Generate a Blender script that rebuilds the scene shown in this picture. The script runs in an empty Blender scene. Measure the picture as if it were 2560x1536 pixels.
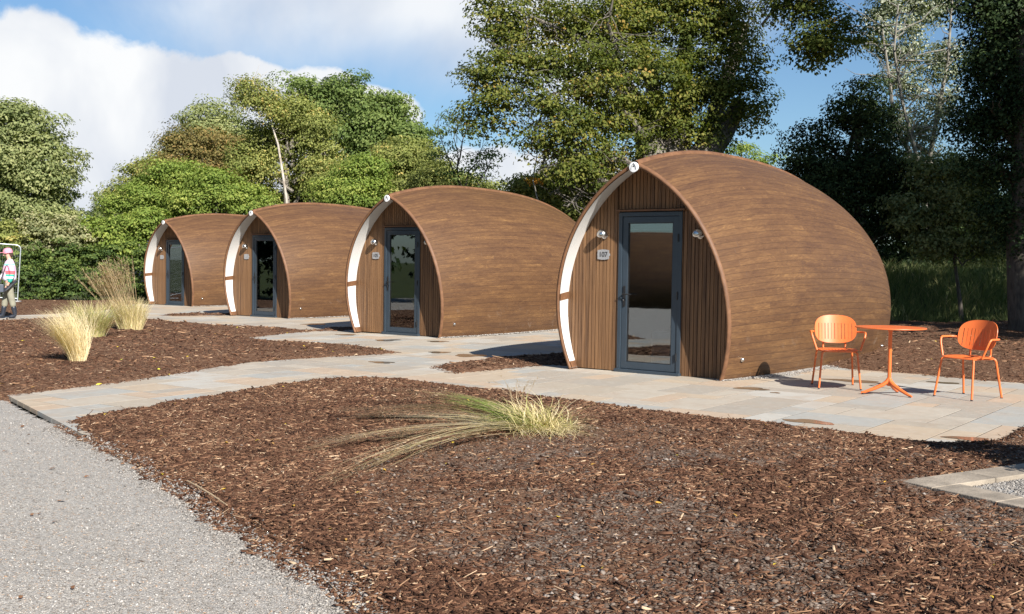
import bpy, bmesh, math, random
import numpy as np
from mathutils import Vector, Matrix, Euler
R_ = math.radians
scn = bpy.context.scene
COL = scn.collection
rng = np.random.default_rng(7)
random.seed(7)

# ------------------------------------------------------------------ camera
EYE = 1.53
PITCH, ROLL, FPX = 0.041071, -0.0143753, 2714.832
Fv = Vector((0, math.cos(PITCH), -math.sin(PITCH)))
Uv = Vector((0, math.sin(PITCH), math.cos(PITCH)))
Rv_ = Vector((1, 0, 0))
Xc = Rv_*math.cos(ROLL) - Uv*math.sin(ROLL)
Yc = Rv_*math.sin(ROLL) + Uv*math.cos(ROLL)
cam_d = bpy.data.cameras.new('camera')
cam = bpy.data.objects.new('camera', cam_d)
COL.objects.link(cam)
M = Matrix.Identity(4)
for i in range(3):
    M[i][0] = Xc[i]; M[i][1] = Yc[i]; M[i][2] = -Fv[i]
M[2][3] = EYE
cam.matrix_world = M
cam_d.sensor_width = 36
cam_d.lens = FPX/2560*36
cam_d.clip_end = 3000
scn.camera = cam

# ------------------------------------------------------------------ sun, sky, exposure
SUN_AZ, SUN_EL = R_(152.0), R_(32.5)      # the sun stands behind the camera, to the right
SD = Vector((math.sin(SUN_AZ)*math.cos(SUN_EL), math.cos(SUN_AZ)*math.cos(SUN_EL), math.sin(SUN_EL)))
sun_d = bpy.data.lights.new('sun', 'SUN')
sun_d.energy = 5.0
sun_d.angle = R_(0.5)
sun_d.color = (1.0, 0.955, 0.88)
sun = bpy.data.objects.new('sun', sun_d)
COL.objects.link(sun)
sun.rotation_euler = SD.to_track_quat('Z', 'Y').to_euler()
sun.location = (20, -30, 30)
scn.view_settings.view_transform = 'Standard'
scn.view_settings.look = 'None'
scn.view_settings.exposure = 1.0
scn.view_settings.gamma = 1
scn.view_settings.use_curve_mapping = False

class NT:
    """small helper that writes shader nodes"""
    def __init__(s, tree):
        s.t = tree; tree.nodes.clear()
    def n(s, typ, **kw):
        nd = s.t.nodes.new(typ)
        ins = kw.pop('ins', {})
        for k, v in kw.items(): setattr(nd, k, v)
        for k, v in ins.items():
            sock = nd.inputs[k]
            if isinstance(v, bpy.types.NodeSocket): s.t.links.new(v, sock)
            elif v is not None: sock.default_value = v
        return nd
    def math(s, op, a, b=None, c=None, clamp=False):
        nd = s.n('ShaderNodeMath', operation=op, use_clamp=clamp)
        for i, v in enumerate((a, b, c)):
            if v is None: continue
            if isinstance(v, bpy.types.NodeSocket): s.t.links.new(v, nd.inputs[i])
            else: nd.inputs[i].default_value = v
        return nd.outputs[0]
    def vmath(s, op, a, b=None):
        nd = s.n('ShaderNodeVectorMath', operation=op)
        for i, v in enumerate((a, b)):
            if v is None: continue
            if isinstance(v, bpy.types.NodeSocket): s.t.links.new(v, nd.inputs[i])
            else: nd.inputs[i].default_value = v
        return nd.outputs['Value'] if op in ('DOT_PRODUCT', 'LENGTH', 'DISTANCE') else nd.outputs[0]
    def comb(s, x, y, z):
        return s.n('ShaderNodeCombineXYZ', ins={0: x, 1: y, 2: z}).outputs[0]
    def sep(s, v):
        return s.n('ShaderNodeSeparateXYZ', ins={0: v}).outputs
    def noise(s, vec, scale, detail=4, rough=0.5, dist=0.0, out=0):
        return s.n('ShaderNodeTexNoise', ins={'Vector': vec, 'Scale': scale, 'Detail': detail, 'Roughness': rough, 'Distortion': dist}).outputs[out]
    def vor(s, vec, scale, out='Distance', feature='F1', rnd=1.0):
        return s.n('ShaderNodeTexVoronoi', feature=feature, ins={'Vector': vec, 'Scale': scale, 'Randomness': rnd}).outputs[out]
    def ramp(s, fac, stops, interp='LINEAR'):
        nd = s.n('ShaderNodeValToRGB', ins={0: fac})
        cr = nd.color_ramp; cr.interpolation = interp
        while len(cr.elements) < len(stops): cr.elements.new(0.5)
        for e, (p, c) in zip(cr.elements, stops):
            e.position = p
            e.color = (c, c, c, 1) if isinstance(c, (int, float)) else (*c, 1)
        return nd.outputs[0]
    def mix(s, fac, a, b, blend='MIX'):
        nd = s.n('ShaderNodeMix', data_type='RGBA', blend_type=blend)
        for k, v in ((0, fac), (6, a), (7, b)):
            if isinstance(v, bpy.types.NodeSocket): s.t.links.new(v, nd.inputs[k])
            elif isinstance(v, (int, float)): nd.inputs[k].default_value = v
            else: nd.inputs[k].default_value = (*v, 1)
        return nd.outputs[2]
    def smooth(s, v, a, b):
        nd = s.n('ShaderNodeMapRange', interpolation_type='SMOOTHSTEP', ins={0: v, 1: a, 2: b, 3: 0.0, 4: 1.0})
        return nd.outputs[0]
    def bump(s, h, strength=0.5, dist=0.01, nrm=None):
        return s.n('ShaderNodeBump', ins={'Strength': strength, 'Distance': dist, 'Height': h, 'Normal': nrm}).outputs[0]

world = bpy.data.worlds.new('World')
scn.world = world
world.use_nodes = True
w = NT(world.node_tree)
sky = w.n('ShaderNodeTexSky', sky_type='NISHITA', sun_disc=False)
sky.sun_elevation = SUN_EL
sky.sun_rotation = SUN_AZ
sky.altitude = 50; sky.air_density = 1.0; sky.dust_density = 0.6; sky.ozone_density = 1.6
D = w.n('ShaderNodeTexCoord').outputs['Generated']
dx, dy, dz = w.sep(D)
az = w.math('ARCTAN2', dx, dy)
el = w.math('ARCSINE', dz)
# cumulus bank low in the west (az, el, half width, half height) in radians
CUM = [(-0.54, 0.075, 0.20, 0.115), (-0.415, 0.150, 0.055, 0.055), (-0.36, 0.04, 0.24, 0.095), (-0.385, 0.120, 0.05, 0.065), (-0.45, 0.130, 0.06, 0.06), (-0.32, 0.10, 0.13, 0.085), (-0.205, 0.115, 0.095, 0.055),
       (-0.25, 0.148, 0.05, 0.038), (-0.30, 0.04, 0.3, 0.06), (-0.135, 0.13, 0.05, 0.028), (-0.10, 0.06, 0.3, 0.05)]
THIN = [(-0.05, 0.235, 0.24, 0.075), (-0.16, 0.275, 0.2, 0.05), (0.05, 0.19, 0.09, 0.06), (0.02, 0.05, 0.16, 0.05)]
def blobs(lst):
    acc = None
    for a, e, ra, re in lst:
        x = w.math('MULTIPLY', w.math('SUBTRACT', az, a), 1/ra)
        y = w.math('MULTIPLY', w.math('SUBTRACT', el, e), 1/re)
        d = w.math('SQRT', w.math('ADD', w.math('MULTIPLY', x, x), w.math('MULTIPLY', y, y)))
        v = w.math('SUBTRACT', 1.0, d)
        acc = v if acc is None else w.math('SMOOTH_MAX', acc, v, 0.25)
    return acc
n1 = w.noise(D, 9.0, 8, 0.6, 0.3)
n2 = w.noise(D, 3.0, 6, 0.6, 0.5)
n3 = w.noise(D, 26.0, 5, 0.6, 0.2)
puff = w.math('ADD', w.math('MULTIPLY', w.math('SUBTRACT', n1, 0.5), 0.85), w.math('MULTIPLY', w.math('SUBTRACT', n3, 0.5), 0.35))
cum = w.math('ADD', blobs(CUM), puff)
behind = w.math('MULTIPLY', w.smooth(dy, 0.5, -0.3), w.math('MULTIPLY', w.smooth(n2, 0.52, 0.68), 0.35))
cmask = w.math('MAXIMUM', w.smooth(cum, -0.02, 0.16), behind)
thin = w.math('ADD', blobs(THIN), w.math('MULTIPLY', w.math('SUBTRACT', n2, 0.5), 1.6))
tmask = w.math('MULTIPLY', w.smooth(thin, -0.45, 0.6), 0.9)
mask = w.math('MAXIMUM', cmask, tmask)
shade = w.noise(w.vmath('ADD', D, (0.0, 0.0, 0.35)), 5.0, 5, 0.5, 0.6)
ccol = w.ramp(shade, [(0.36, (0.70, 0.75, 0.84)), (0.56, (0.97, 0.985, 1.0)), (0.7, (1.0, 1.0, 1.0))])
low = w.smooth(el, -0.02, 0.07)
ccol = w.mix(low, (0.60, 0.68, 0.80), ccol)
SKYS = 0.05
ccs = w.vmath('MULTIPLY', ccol, (0.50/SKYS,)*3)
skyc = w.mix(1.0, sky.outputs[0], (0.80, 0.99, 1.16), 'MULTIPLY')
final = w.mix(mask, skyc, ccs)
bg = w.n('ShaderNodeBackground', ins={0: final, 1: SKYS})
w.n('ShaderNodeOutputWorld', ins={0: bg.outputs[0]})

# ------------------------------------------------------------------ scene helpers
GA, GB = 0.00925428, 0.06723
def gz(x, y=0): return GA*x + GB          # the site falls very gently from right to left

def tag(o, label=None, cat=None, group=None, kind=None):
    if label: o['label'] = label
    if cat: o['category'] = cat
    if group: o['group'] = group
    if kind: o['kind'] = kind
    return o
def empty(name, loc, rz=0):
    o = bpy.data.objects.new(name, None); COL.objects.link(o)
    o.location = loc; o.rotation_euler = (0, 0, rz)
    o.empty_display_size = 0.3
    return o
def link(name, me, mat=None, parent=None, smooth=False):
    o = bpy.data.objects.new(name, me); COL.objects.link(o)
    if mat:
        for m_ in (mat if isinstance(mat, (list, tuple)) else [mat]): me.materials.append(m_)
    if parent: o.parent = parent
    if smooth: me.polygons.foreach_set('use_smooth', [True]*len(me.polygons))
    return o
def np_mesh(name, V, F, tint=None, uv=None):
    """V (n,3) array, F (m,k) array of equal-sized faces"""
    V = np.asarray(V, np.float32); F = np.asarray(F, np.int32)
    me = bpy.data.meshes.new(name)
    k = F.shape[1]
    me.vertices.add(len(V)); me.vertices.foreach_set('co', V.ravel())
    me.loops.add(F.size); me.loops.foreach_set('vertex_index', F.ravel())
    me.polygons.add(len(F)); me.polygons.foreach_set('loop_start', np.arange(0, F.size, k, dtype=np.int32))
    me.update(calc_edges=True)
    if tint is not None:
        a = me.attributes.new('tint', 'FLOAT', 'POINT'); a.data.foreach_set('value', np.asarray(tint, np.float32))
    if uv is not None:
        l = me.uv_layers.new(name='UVMap'); l.data.foreach_set('uv', np.asarray(uv, np.float32)[F.ravel()].ravel())
    return me
class MB:
    """collects simple solids into one mesh"""
    def __init__(s): s.v = []; s.f = []; s.m = []; s.cur = 0
    def add(s, vs, fs):
        b = len(s.v); s.v += [tuple(p) for p in vs]; s.f += [tuple(b+i for i in f) for f in fs]; s.m += [s.cur]*len(fs)
    def box(s, x0, x1, y0, y1, z0, z1):
        s.add([(x0, y0, z0), (x1, y0, z0), (x1, y1, z0), (x0, y1, z0), (x0, y0, z1), (x1, y0, z1), (x1, y1, z1), (x0, y1, z1)],
              [(0, 3, 2, 1), (4, 5, 6, 7), (0, 1, 5, 4), (1, 2, 6, 5), (2, 3, 7, 6), (3, 0, 4, 7)])
    def tube(s, pts, rad, seg=10, cap=True):
        pts = [Vector(p) for p in pts]; n = len(pts)
        if not isinstance(rad, (list, tuple)): rad = [rad]*n
        up = None; rings = []
        for i, p in enumerate(pts):
            d = (pts[min(i+1, n-1)] - pts[max(i-1, 0)]).normalized()
            if up is None: up = Vector((0, 0, 1)) if abs(d.z) < 0.9 else Vector((1, 0, 0))
            x = d.cross(up).normalized(); y = x.cross(d).normalized(); up = y
            rings.append([p + (x*math.cos(2*math.pi*j/seg) + y*math.sin(2*math.pi*j/seg))*rad[i] for j in range(seg)])
        vs = [q for r in rings for q in r]; fs = []
        for i in range(n-1):
            for j in range(seg):
                a, b = i*seg+j, i*seg+(j+1) % seg
                fs.append((a, b, b+seg, a+seg))
        if cap: fs.append(tuple(range(seg-1, -1, -1))); fs.append(tuple((n-1)*seg+j for j in range(seg)))
        s.add(vs, fs)
    def lathe(s, prof, seg=32, loc=(0, 0, 0), mat=None):
        vs = []; fs = []
        for r, z in prof:
            for j in range(seg):
                p = Vector((r*math.cos(2*math.pi*j/seg), r*math.sin(2*math.pi*j/seg), z))
                if mat: p = mat @ p
                vs.append(p + Vector(loc))
        for i in range(len(prof)-1):
            for j in range(seg):
                a, b = i*seg+j, i*seg+(j+1) % seg
                fs.append((a, b, b+seg, a+seg))
        fs.append(tuple(range(seg-1, -1, -1))); fs.append(tuple((len(prof)-1)*seg+j for j in range(seg)))
        s.add(vs, fs)
    def prism(s, poly, z0, z1, fn=lambda x, y, z: (x, y, z)):
        n = len(poly)
        vs = [fn(x, y, z0) for x, y in poly] + [fn(x, y, z1) for x, y in poly]
        s.add(vs, [tuple(range(n-1, -1, -1)), tuple(range(n, 2*n))] + [(i, (i+1) % n, n+(i+1) % n, n+i) for i in range(n)])
    def build(s, name, mat=None, parent=None, smooth=False, bevel=0):
        me = bpy.data.meshes.new(name); me.from_pydata(s.v, [], s.f)
        if len(set(s.m)) > 1: me.polygons.foreach_set('material_index', s.m)
        bm = bmesh.new(); bm.from_mesh(me)
        bmesh.ops.recalc_face_normals(bm, faces=bm.faces)
        if bevel: bmesh.ops.bevel(bm, geom=[e for e in bm.edges if e.calc_face_angle(0) > 0.6], offset=bevel, segments=2, affect='EDGES', profile=0.6)
        bm.to_mesh(me); bm.free()
        o = link(name, me, mat, parent, smooth)
        if smooth:
            try: me.set_sharp_from_angle(angle=R_(42))
            except Exception: pass
        return o
def copy_tree(o, parent=None):
    c = o.copy(); COL.objects.link(c); c.parent = parent
    for ch in list(o.children): copy_tree(ch, c)
    return c

# ------------------------------------------------------------------ materials
def mat(name):
    m = bpy.data.materials.new(name); m.use_nodes = True
    return m, NT(m.node_tree)
def pbsdf(t, **ins):
    ins2 = {}
    for k, v in ins.items():
        ins2[{'base': 'Base Color', 'rough': 'Roughness', 'metal': 'Metallic', 'normal': 'Normal', 'spec': 'Specular IOR Level', 'coat': 'Coat Weight', 'trans': 'Transmission Weight'}[k]] = \
            (*v, 1) if (k == 'base' and isinstance(v, tuple)) else v
    b = t.n('ShaderNodeBsdfPrincipled', ins=ins2)
    t.n('ShaderNodeOutputMaterial', ins={0: b.outputs[0]})
    return b
def plain(name, col, rough=0.5, metal=0.0, var=0.12, scale=8, bump=0.0):
    m, t = mat(name)
    g = t.n('ShaderNodeTexCoord').outputs['Object']
    n = t.noise(g, scale, 5, 0.6)
    c = t.mix(t.smooth(n, 0.3, 0.7), tuple(x*(1-var) for x in col), tuple(min(1, x*(1+var)) for x in col))
    r = t.math('ADD', rough-0.06, t.math('MULTIPLY', t.noise(g, scale*3, 3), 0.12))
    kw = dict(base=c, rough=r, metal=metal)
    if bump: kw['normal'] = t.bump(t.noise(g, scale*12, 4), 0.4, bump)
    pbsdf(t, **kw)
    return m

def shell_wood():
    m, t = mat('stained_shell_planks')
    u, v, _ = t.sep(t.n('ShaderNodeUVMap').outputs[0])
    PW = 0.088
    row = t.math('FLOOR', t.math('DIVIDE', v, PW))
    info = t.n('ShaderNodeObjectInfo').outputs['Random']
    r1 = t.n('ShaderNodeTexWhiteNoise', noise_dimensions='2D', ins={'Vector': t.comb(row, t.math('MULTIPLY', info, 91.0), 0.0)}).outputs[0]
    ush = t.math('ADD', u, t.math('MULTIPLY', r1, 7.0))
    seg = t.math('FLOOR', t.math('DIVIDE', ush, 2.3))
    r2 = t.n('ShaderNodeTexWhiteNoise', noise_dimensions='3D', ins={'Vector': t.comb(row, seg, t.math('MULTIPLY', info, 53.0))}).outputs[0]
    gv = t.comb(t.math('ADD', u, t.math('MULTIPLY', r2, 40.0)), t.math('MULTIPLY', v, 5.5), t.math('MULTIPLY', r2, 9.0))
    big = t.noise(gv, 1.7, 3, 0.5, 0.6)
    rings = t.math('SINE', t.math('MULTIPLY', big, 62.0))
    rings = t.math('MULTIPLY', t.smooth(rings, 0.2, 1.0), t.smooth(t.noise(t.comb(t.math('MULTIPLY', u, 0.8), t.math('MULTIPLY', v, 6.0), r2), 1.5, 2), 0.38, 0.62))
    fine = t.noise(t.comb(t.math('MULTIPLY', u, 3.0), t.math('MULTIPLY', v, 140.0), r2), 1.0, 3, 0.6)
    blot = t.noise(t.comb(t.math('MULTIPLY', u, 0.55), t.math('MULTIPLY', v, 3.4), t.math('ADD', info, t.math('MULTIPLY', r1, 0.35))), 2.2, 5, 0.6, 0.5)
    blot2 = t.noise(t.comb(t.math('MULTIPLY', u, 4.0), t.math('MULTIPLY', v, 16.0), info), 1.6, 4, 0.6, 1.2)
    k = t.math('ADD', t.math('ADD', 0.12, t.math('MULTIPLY', blot, 0.50)), t.math('ADD', t.math('MULTIPLY', blot2, 0.32), t.math('MULTIPLY', t.math('SUBTRACT', r2, 0.5), 0.075)))
    k = t.math('ADD', k, t.math('MULTIPLY', t.math('SUBTRACT', rings, 0.25), 0.10))
    k = t.math('ADD', k, t.math('MULTIPLY', t.math('SUBTRACT', fine, 0.5), 0.16))
    c = t.ramp(k, [(0.36, (0.070, 0.034, 0.018)), (0.54, (0.112, 0.056, 0.025)), (0.68, (0.160, 0.083, 0.034)), (0.79, (0.245, 0.136, 0.048))])
    fv = t.math('FRACT', t.math('DIVIDE', v, PW))
    ed = t.math('MINIMUM', fv, t.math('SUBTRACT', 1.0, fv))
    joint = t.smooth(ed, 0.01, 0.085)
    fu = t.math('FRACT', t.math('DIVIDE', ush, 2.3))
    butt = t.smooth(t.math('MINIMUM', fu, t.math('SUBTRACT', 1.0, fu)), 0.0, 0.0014)
    jj = t.math('MULTIPLY', joint, butt)
    c = t.mix(t.math('MULTIPLY', t.math('SUBTRACT', 1.0, jj), 0.44), c, (0.03, 0.015, 0.009))
    # pale scuffs of dried mud low on the sides
    g = t.n('ShaderNodeTexCoord').outputs['Object']
    gz_ = t.sep(g)[2]
    mud = t.math('MULTIPLY', t.smooth(t.noise(g, 3.2, 5, 0.7), 0.56, 0.72), t.smooth(gz_, 0.75, 0.15))
    c = t.mix(t.math('MULTIPLY', mud, 0.35), c, (0.33, 0.27, 0.22))
    h = t.math('ADD', t.math('MULTIPLY', jj, 0.6), t.math('ADD', t.math('MULTIPLY', fine, 0.35), t.math('MULTIPLY', r1, 0.3)))
    pbsdf(t, base=c, rough=t.math('ADD', 0.42, t.math('MULTIPLY', blot2, 0.22)), spec=0.38, normal=t.bump(h, 0.55, 0.004))
    return m
def trim_wood(name, dark, light, vertical=True, sc=1.0):
    m, t = mat(name)
    g = t.n('ShaderNodeTexCoord').outputs['Object']
    x, y, z = t.sep(g)
    if vertical:
        cell = t.n('ShaderNodeTexWhiteNoise', noise_dimensions='1D', ins={'W': t.math('FLOOR', t.math('MULTIPLY', t.math('ADD', x, 5.0), 1/0.056))}).outputs[0]
        gv = t.comb(t.math('MULTIPLY', x, 60), t.math('MULTIPLY', y, 60), t.math('ADD', t.math('MULTIPLY', z, 1.6), t.math('MULTIPLY', cell, 30)))
    else:
        cell = 0.5
        gv = t.comb(t.math('MULTIPLY', x, 8), t.math('MULTIPLY', y, 8), t.math('MULTIPLY', z, 8))
    n = t.noise(gv, 1.0*sc, 5, 0.6, 0.4)
    k = t.math('ADD', n, t.math('MULTIPLY', t.math('SUBTRACT', cell, 0.5), 0.25)) if vertical else n
    c = t.ramp(k, [(0.28, dark), (0.72, light)])
    pbsdf(t, base=c, rough=0.6, spec=0.35, normal=t.bump(n, 0.4, 0.002))
    return m
def leaf_mat(name, stops, trans=0.35, rough=0.5):
    m, t = mat(name)
    a = t.n('ShaderNodeAttribute', attribute_name='tint').outputs['Fac']
    c = t.ramp(a, stops)
    d = t.n('ShaderNodeBsdfPrincipled', ins={'Base Color': c, 'Roughness': rough+0.1, 'Specular IOR Level': 0.12})
    tr = t.n('ShaderNodeBsdfTranslucent', ins={0: t.mix(1.0, c, (1.5, 1.6, 0.5), 'MULTIPLY')})
    mx = t.n('ShaderNodeMixShader', ins={0: trans, 1: d.outputs[0], 2: tr.outputs[0]})
    t.n('ShaderNodeOutputMaterial', ins={0: mx.outputs[0]})
    return m
def tint_mat(name, stops, rough=0.85, spec=0.08):
    m, t = mat(name)
    a = t.n('ShaderNodeAttribute', attribute_name='tint').outputs['Fac']
    g = t.n('ShaderNodeTexCoord').outputs['Object']
    c = t.mix(t.math('MULTIPLY', t.noise(g, 90, 3), 0.5), t.ramp(a, stops), (0.06, 0.035, 0.025))
    pbsdf(t, base=c, rough=rough, spec=spec)
    return m
def bark_mat(name, dark, light, sc=6):
    m, t = mat(name)
    g = t.n('ShaderNodeTexCoord').outputs['Object']
    x, y, z = t.sep(g)
    n = t.noise(t.comb(t.math('MULTIPLY', x, 2.2), t.math('MULTIPLY', y, 2.2), t.math('MULTIPLY', z, 0.7)), sc, 6, 0.65, 0.3)
    pbsdf(t, base=t.ramp(n, [(0.34, dark), (0.6, light)]), rough=0.85, normal=t.bump(n, 0.6, 0.03))
    return m
def mulch_mat(name, soil=0.0):
    m, t = mat(name)
    g = t.n('ShaderNodeTexCoord').outputs['Object']
    rot = t.n('ShaderNodeMapping', ins={0: g, 2: (0, 0, 0.4), 3: (1.0, 2.6, 1.0)}).outputs[0]
    wob = t.vmath('ADD', rot, t.vmath('MULTIPLY', t.noise(g, 9, 3, out=1), (0.16, 0.16, 0.16)))
    c1 = t.n('ShaderNodeTexVoronoi', ins={'Vector': wob, 'Scale': 30.0})
    rot2 = t.n('ShaderNodeMapping', ins={0: g, 2: (0, 0, 1.9), 3: (1.0, 3.4, 1.0)}).outputs[0]
    c2 = t.n('ShaderNodeTexVoronoi', ins={'Vector': t.vmath('ADD', rot2, t.vmath('MULTIPLY', t.noise(g, 14, 3, out=1), (0.12, 0.12, 0.12))), 'Scale': 46.0})
    r1 = t.sep(c1.outputs['Color'])[0]; r2 = t.sep(c2.outputs['Color'])[1]
    k = t.math('MULTIPLY', t.math('ADD', r1, r2), 0.5)
    c = t.ramp(k, [(0.0, (0.040, 0.021, 0.013)), (0.35, (0.086, 0.046, 0.029)), (0.62, (0.150, 0.084, 0.052)), (0.85, (0.25, 0.15, 0.095)), (1.0, (0.42, 0.29, 0.19))])
    grit = t.vor(g, 75.0, 'Color')
    soilc = t.ramp(t.sep(grit)[0], [(0.0, (0.070, 0.050, 0.039)), (0.6, (0.135, 0.101, 0.080)), (0.9, (0.20, 0.16, 0.13)), (1.0, (0.32, 0.27, 0.23))])
    px, py, _ = t.sep(g)
    patch = t.noise(g, 0.9, 5, 0.65, 0.4)
    near = t.math('MULTIPLY', t.smooth(py, 9.6, 7.4), t.smooth(px, -1.2, 0.3))
    sm = t.math('MULTIPLY', t.smooth(t.math('ADD', patch, t.math('MULTIPLY', near, 0.12)), 0.53, 0.66), near)
    c = t.mix(t.math('MULTIPLY', sm, 0.9), c, soilc)
    h = t.math('ADD', t.math('MULTIPLY', c1.outputs['Distance'], -0.8), t.math('MULTIPLY', r1, 0.6))
    h = t.math('ADD', h, t.math('MULTIPLY', t.noise(g, 120, 3), 0.25))
    pbsdf(t, base=c, rough=0.95, spec=0.05, normal=t.bump(h, 0.9, 0.012))
    return m
def gravel_mat(name, lo=(0.21, 0.195, 0.178), hi=(0.43, 0.40, 0.362), sc=85.0):
    m, t = mat(name)
    g = t.n('ShaderNodeTexCoord').outputs['Object']
    v1 = t.n('ShaderNodeTexVoronoi', ins={'Vector': g, 'Scale': sc})
    v2 = t.n('ShaderNodeTexVoronoi', ins={'Vector': g, 'Scale': sc*2.3})
    k = t.math('ADD', t.math('MULTIPLY', t.sep(v1.outputs['Color'])[0], 0.55), t.math('MULTIPLY', t.sep(v2.outputs['Color'])[1], 0.45))
    c = t.ramp(k, [(0.08, lo), (0.45, tuple((a+b)/2 for a, b in zip(lo, hi))), (0.85, hi), (1.0, (0.74, 0.70, 0.64))])
    dirt = t.smooth(t.noise(g, 1.3, 5, 0.6, 0.5), 0.45, 0.72)
    c = t.mix(t.math('MULTIPLY', dirt, 0.28), c, (0.40, 0.355, 0.31))
    warm = t.sep(v1.outputs['Color'])[2]
    c = t.mix(t.math('MULTIPLY', t.smooth(warm, 0.93, 0.97), 0.6), c, (0.46, 0.30, 0.18))
    h = t.math('ADD', t.math('MULTIPLY', v1.outputs['Distance'], -1.0), t.math('MULTIPLY', v2.outputs['Distance'], -0.5))
    pbsdf(t, base=c, rough=0.85, spec=0.3, normal=t.bump(h, 0.8, 0.008))
    return m
def slab_mat():
    m, t = mat('sandstone_slabs')
    a = t.n('ShaderNodeAttribute', attribute_name='tint').outputs['Fac']
    g = t.n('ShaderNodeTexCoord').outputs['Object']
    base = t.ramp(a, [(0.0, (0.37, 0.345, 0.315)), (0.2, (0.45, 0.415, 0.37)), (0.36, (0.375, 0.385, 0.385)), (0.54, (0.47, 0.395, 0.315)), (0.7, (0.41, 0.37, 0.32)), (0.82, (0.47, 0.375, 0.295)), (0.92, (0.47, 0.465, 0.45))], 'CONSTANT')
    off = t.vmath('ADD', g, t.comb(t.math('MULTIPLY', a, 31.0), t.math('MULTIPLY', a, 17.0), 0.0))
    n = t.noise(off, 2.2, 6, 0.6, 0.9)
    c = t.mix(t.smooth(n, 0.40, 0.72), base, t.mix(0.55, base, (0.40, 0.33, 0.27)))
    n2 = t.noise(off, 11, 5, 0.65, 0.3)
    c = t.mix(t.math('MULTIPLY', t.smooth(n2, 0.45, 0.75), 0.25), c, (0.62, 0.60, 0.57))
    dk = t.smooth(t.noise(g, 0.8, 5, 0.7, 0.4), 0.54, 0.74)
    c = t.mix(t.math('MULTIPLY', dk, 0.30), c, (0.25, 0.22, 0.20))
    c = t.mix(1.0, c, (0.87, 0.83, 0.765), 'MULTIPLY')
    pbsdf(t, base=c, rough=t.math('ADD', 0.65, t.math('MULTIPLY', n2, 0.3)), spec=0.2, normal=t.bump(t.noise(off, 26, 5, 0.6), 0.25, 0.006))
    return m
def glass_mat(name='door_glass'):
    m, t = mat(name)
    fr = t.n('ShaderNodeFresnel', ins={0: 1.52}).outputs[0]
    fr = t.math('ADD', t.math('MULTIPLY', fr, 1.8), 0.15, clamp=True)
    g = t.n('ShaderNodeBsdfGlossy', ins={0: (0.92, 0.96, 1.0, 1), 1: 0.015})
    tr = t.n('ShaderNodeBsdfTransparent', ins={0: (0.62, 0.68, 0.70, 1)})
    mx = t.n('ShaderNodeMixShader', ins={0: fr, 1: tr.outputs[0], 2: g.outputs[0]})
    t.n('ShaderNodeOutputMaterial', ins={0: mx.outputs[0]})
    return m

MAT = dict(
    shell=shell_wood(),
    rim=trim_wood('rim_timber', (0.10, 0.047, 0.024), (0.20, 0.098, 0.048), False),
    slat=trim_wood('cladding_slats', (0.080, 0.040, 0.020), (0.235, 0.125, 0.058)),
    back=plain('cladding_backing', (0.035, 0.02, 0.014), 0.8),
    white=plain('white_soffit', (0.64, 0.64, 0.63), 0.35, var=0.02, scale=3),
    frame=plain('slate_blue_door_frame', (0.034, 0.048, 0.064), 0.32, var=0.06, scale=5),
    gasket=plain('black_gasket', (0.012, 0.012, 0.013), 0.45),
    glass=glass_mat(),
    steel=plain('brushed_steel', (0.62, 0.61, 0.60), 0.22, 1.0, var=0.05, scale=20),
    plate=plain('plaque_steel', (0.36, 0.36, 0.37), 0.42, 0.35, var=0.05, scale=20),
    ink=plain('engraved_black', (0.02, 0.02, 0.022), 0.6),
    badge=plain('badge_white', (0.80, 0.80, 0.80), 0.35, var=0.02),
    grey=plain('badge_grey', (0.16, 0.16, 0.17), 0.5),
    blind=plain('blind_fabric', (0.60, 0.60, 0.58), 0.8, var=0.04),
    lining=plain('pod_lining', (0.14, 0.10, 0.07), 0.7),
    cab=plain('cabinet_white', (0.62, 0.63, 0.65), 0.5, var=0.04),
    red=plain('red_curtain', (0.42, 0.03, 0.03), 0.8),
    orange=plain('orange_powder_coat', (0.66, 0.145, 0.034), 0.40, var=0.05, scale=14),
    foot=plain('black_glide', (0.02, 0.02, 0.02), 0.6),
    mulch=mulch_mat('bark_mulch'),
    gravel=gravel_mat('pale_gravel'),
    gravel_dk=gravel_mat('grey_pea_gravel', (0.20, 0.20, 0.20), (0.50, 0.50, 0.49), 60),
    slab=slab_mat(),
    kerb=plain('weathered_stone', (0.27, 0.225, 0.175), 0.85, var=0.28, scale=5, bump=0.01),
    joint=plain('joint_mortar', (0.065, 0.052, 0.042), 0.9, var=0.25, scale=30),
)

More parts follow.
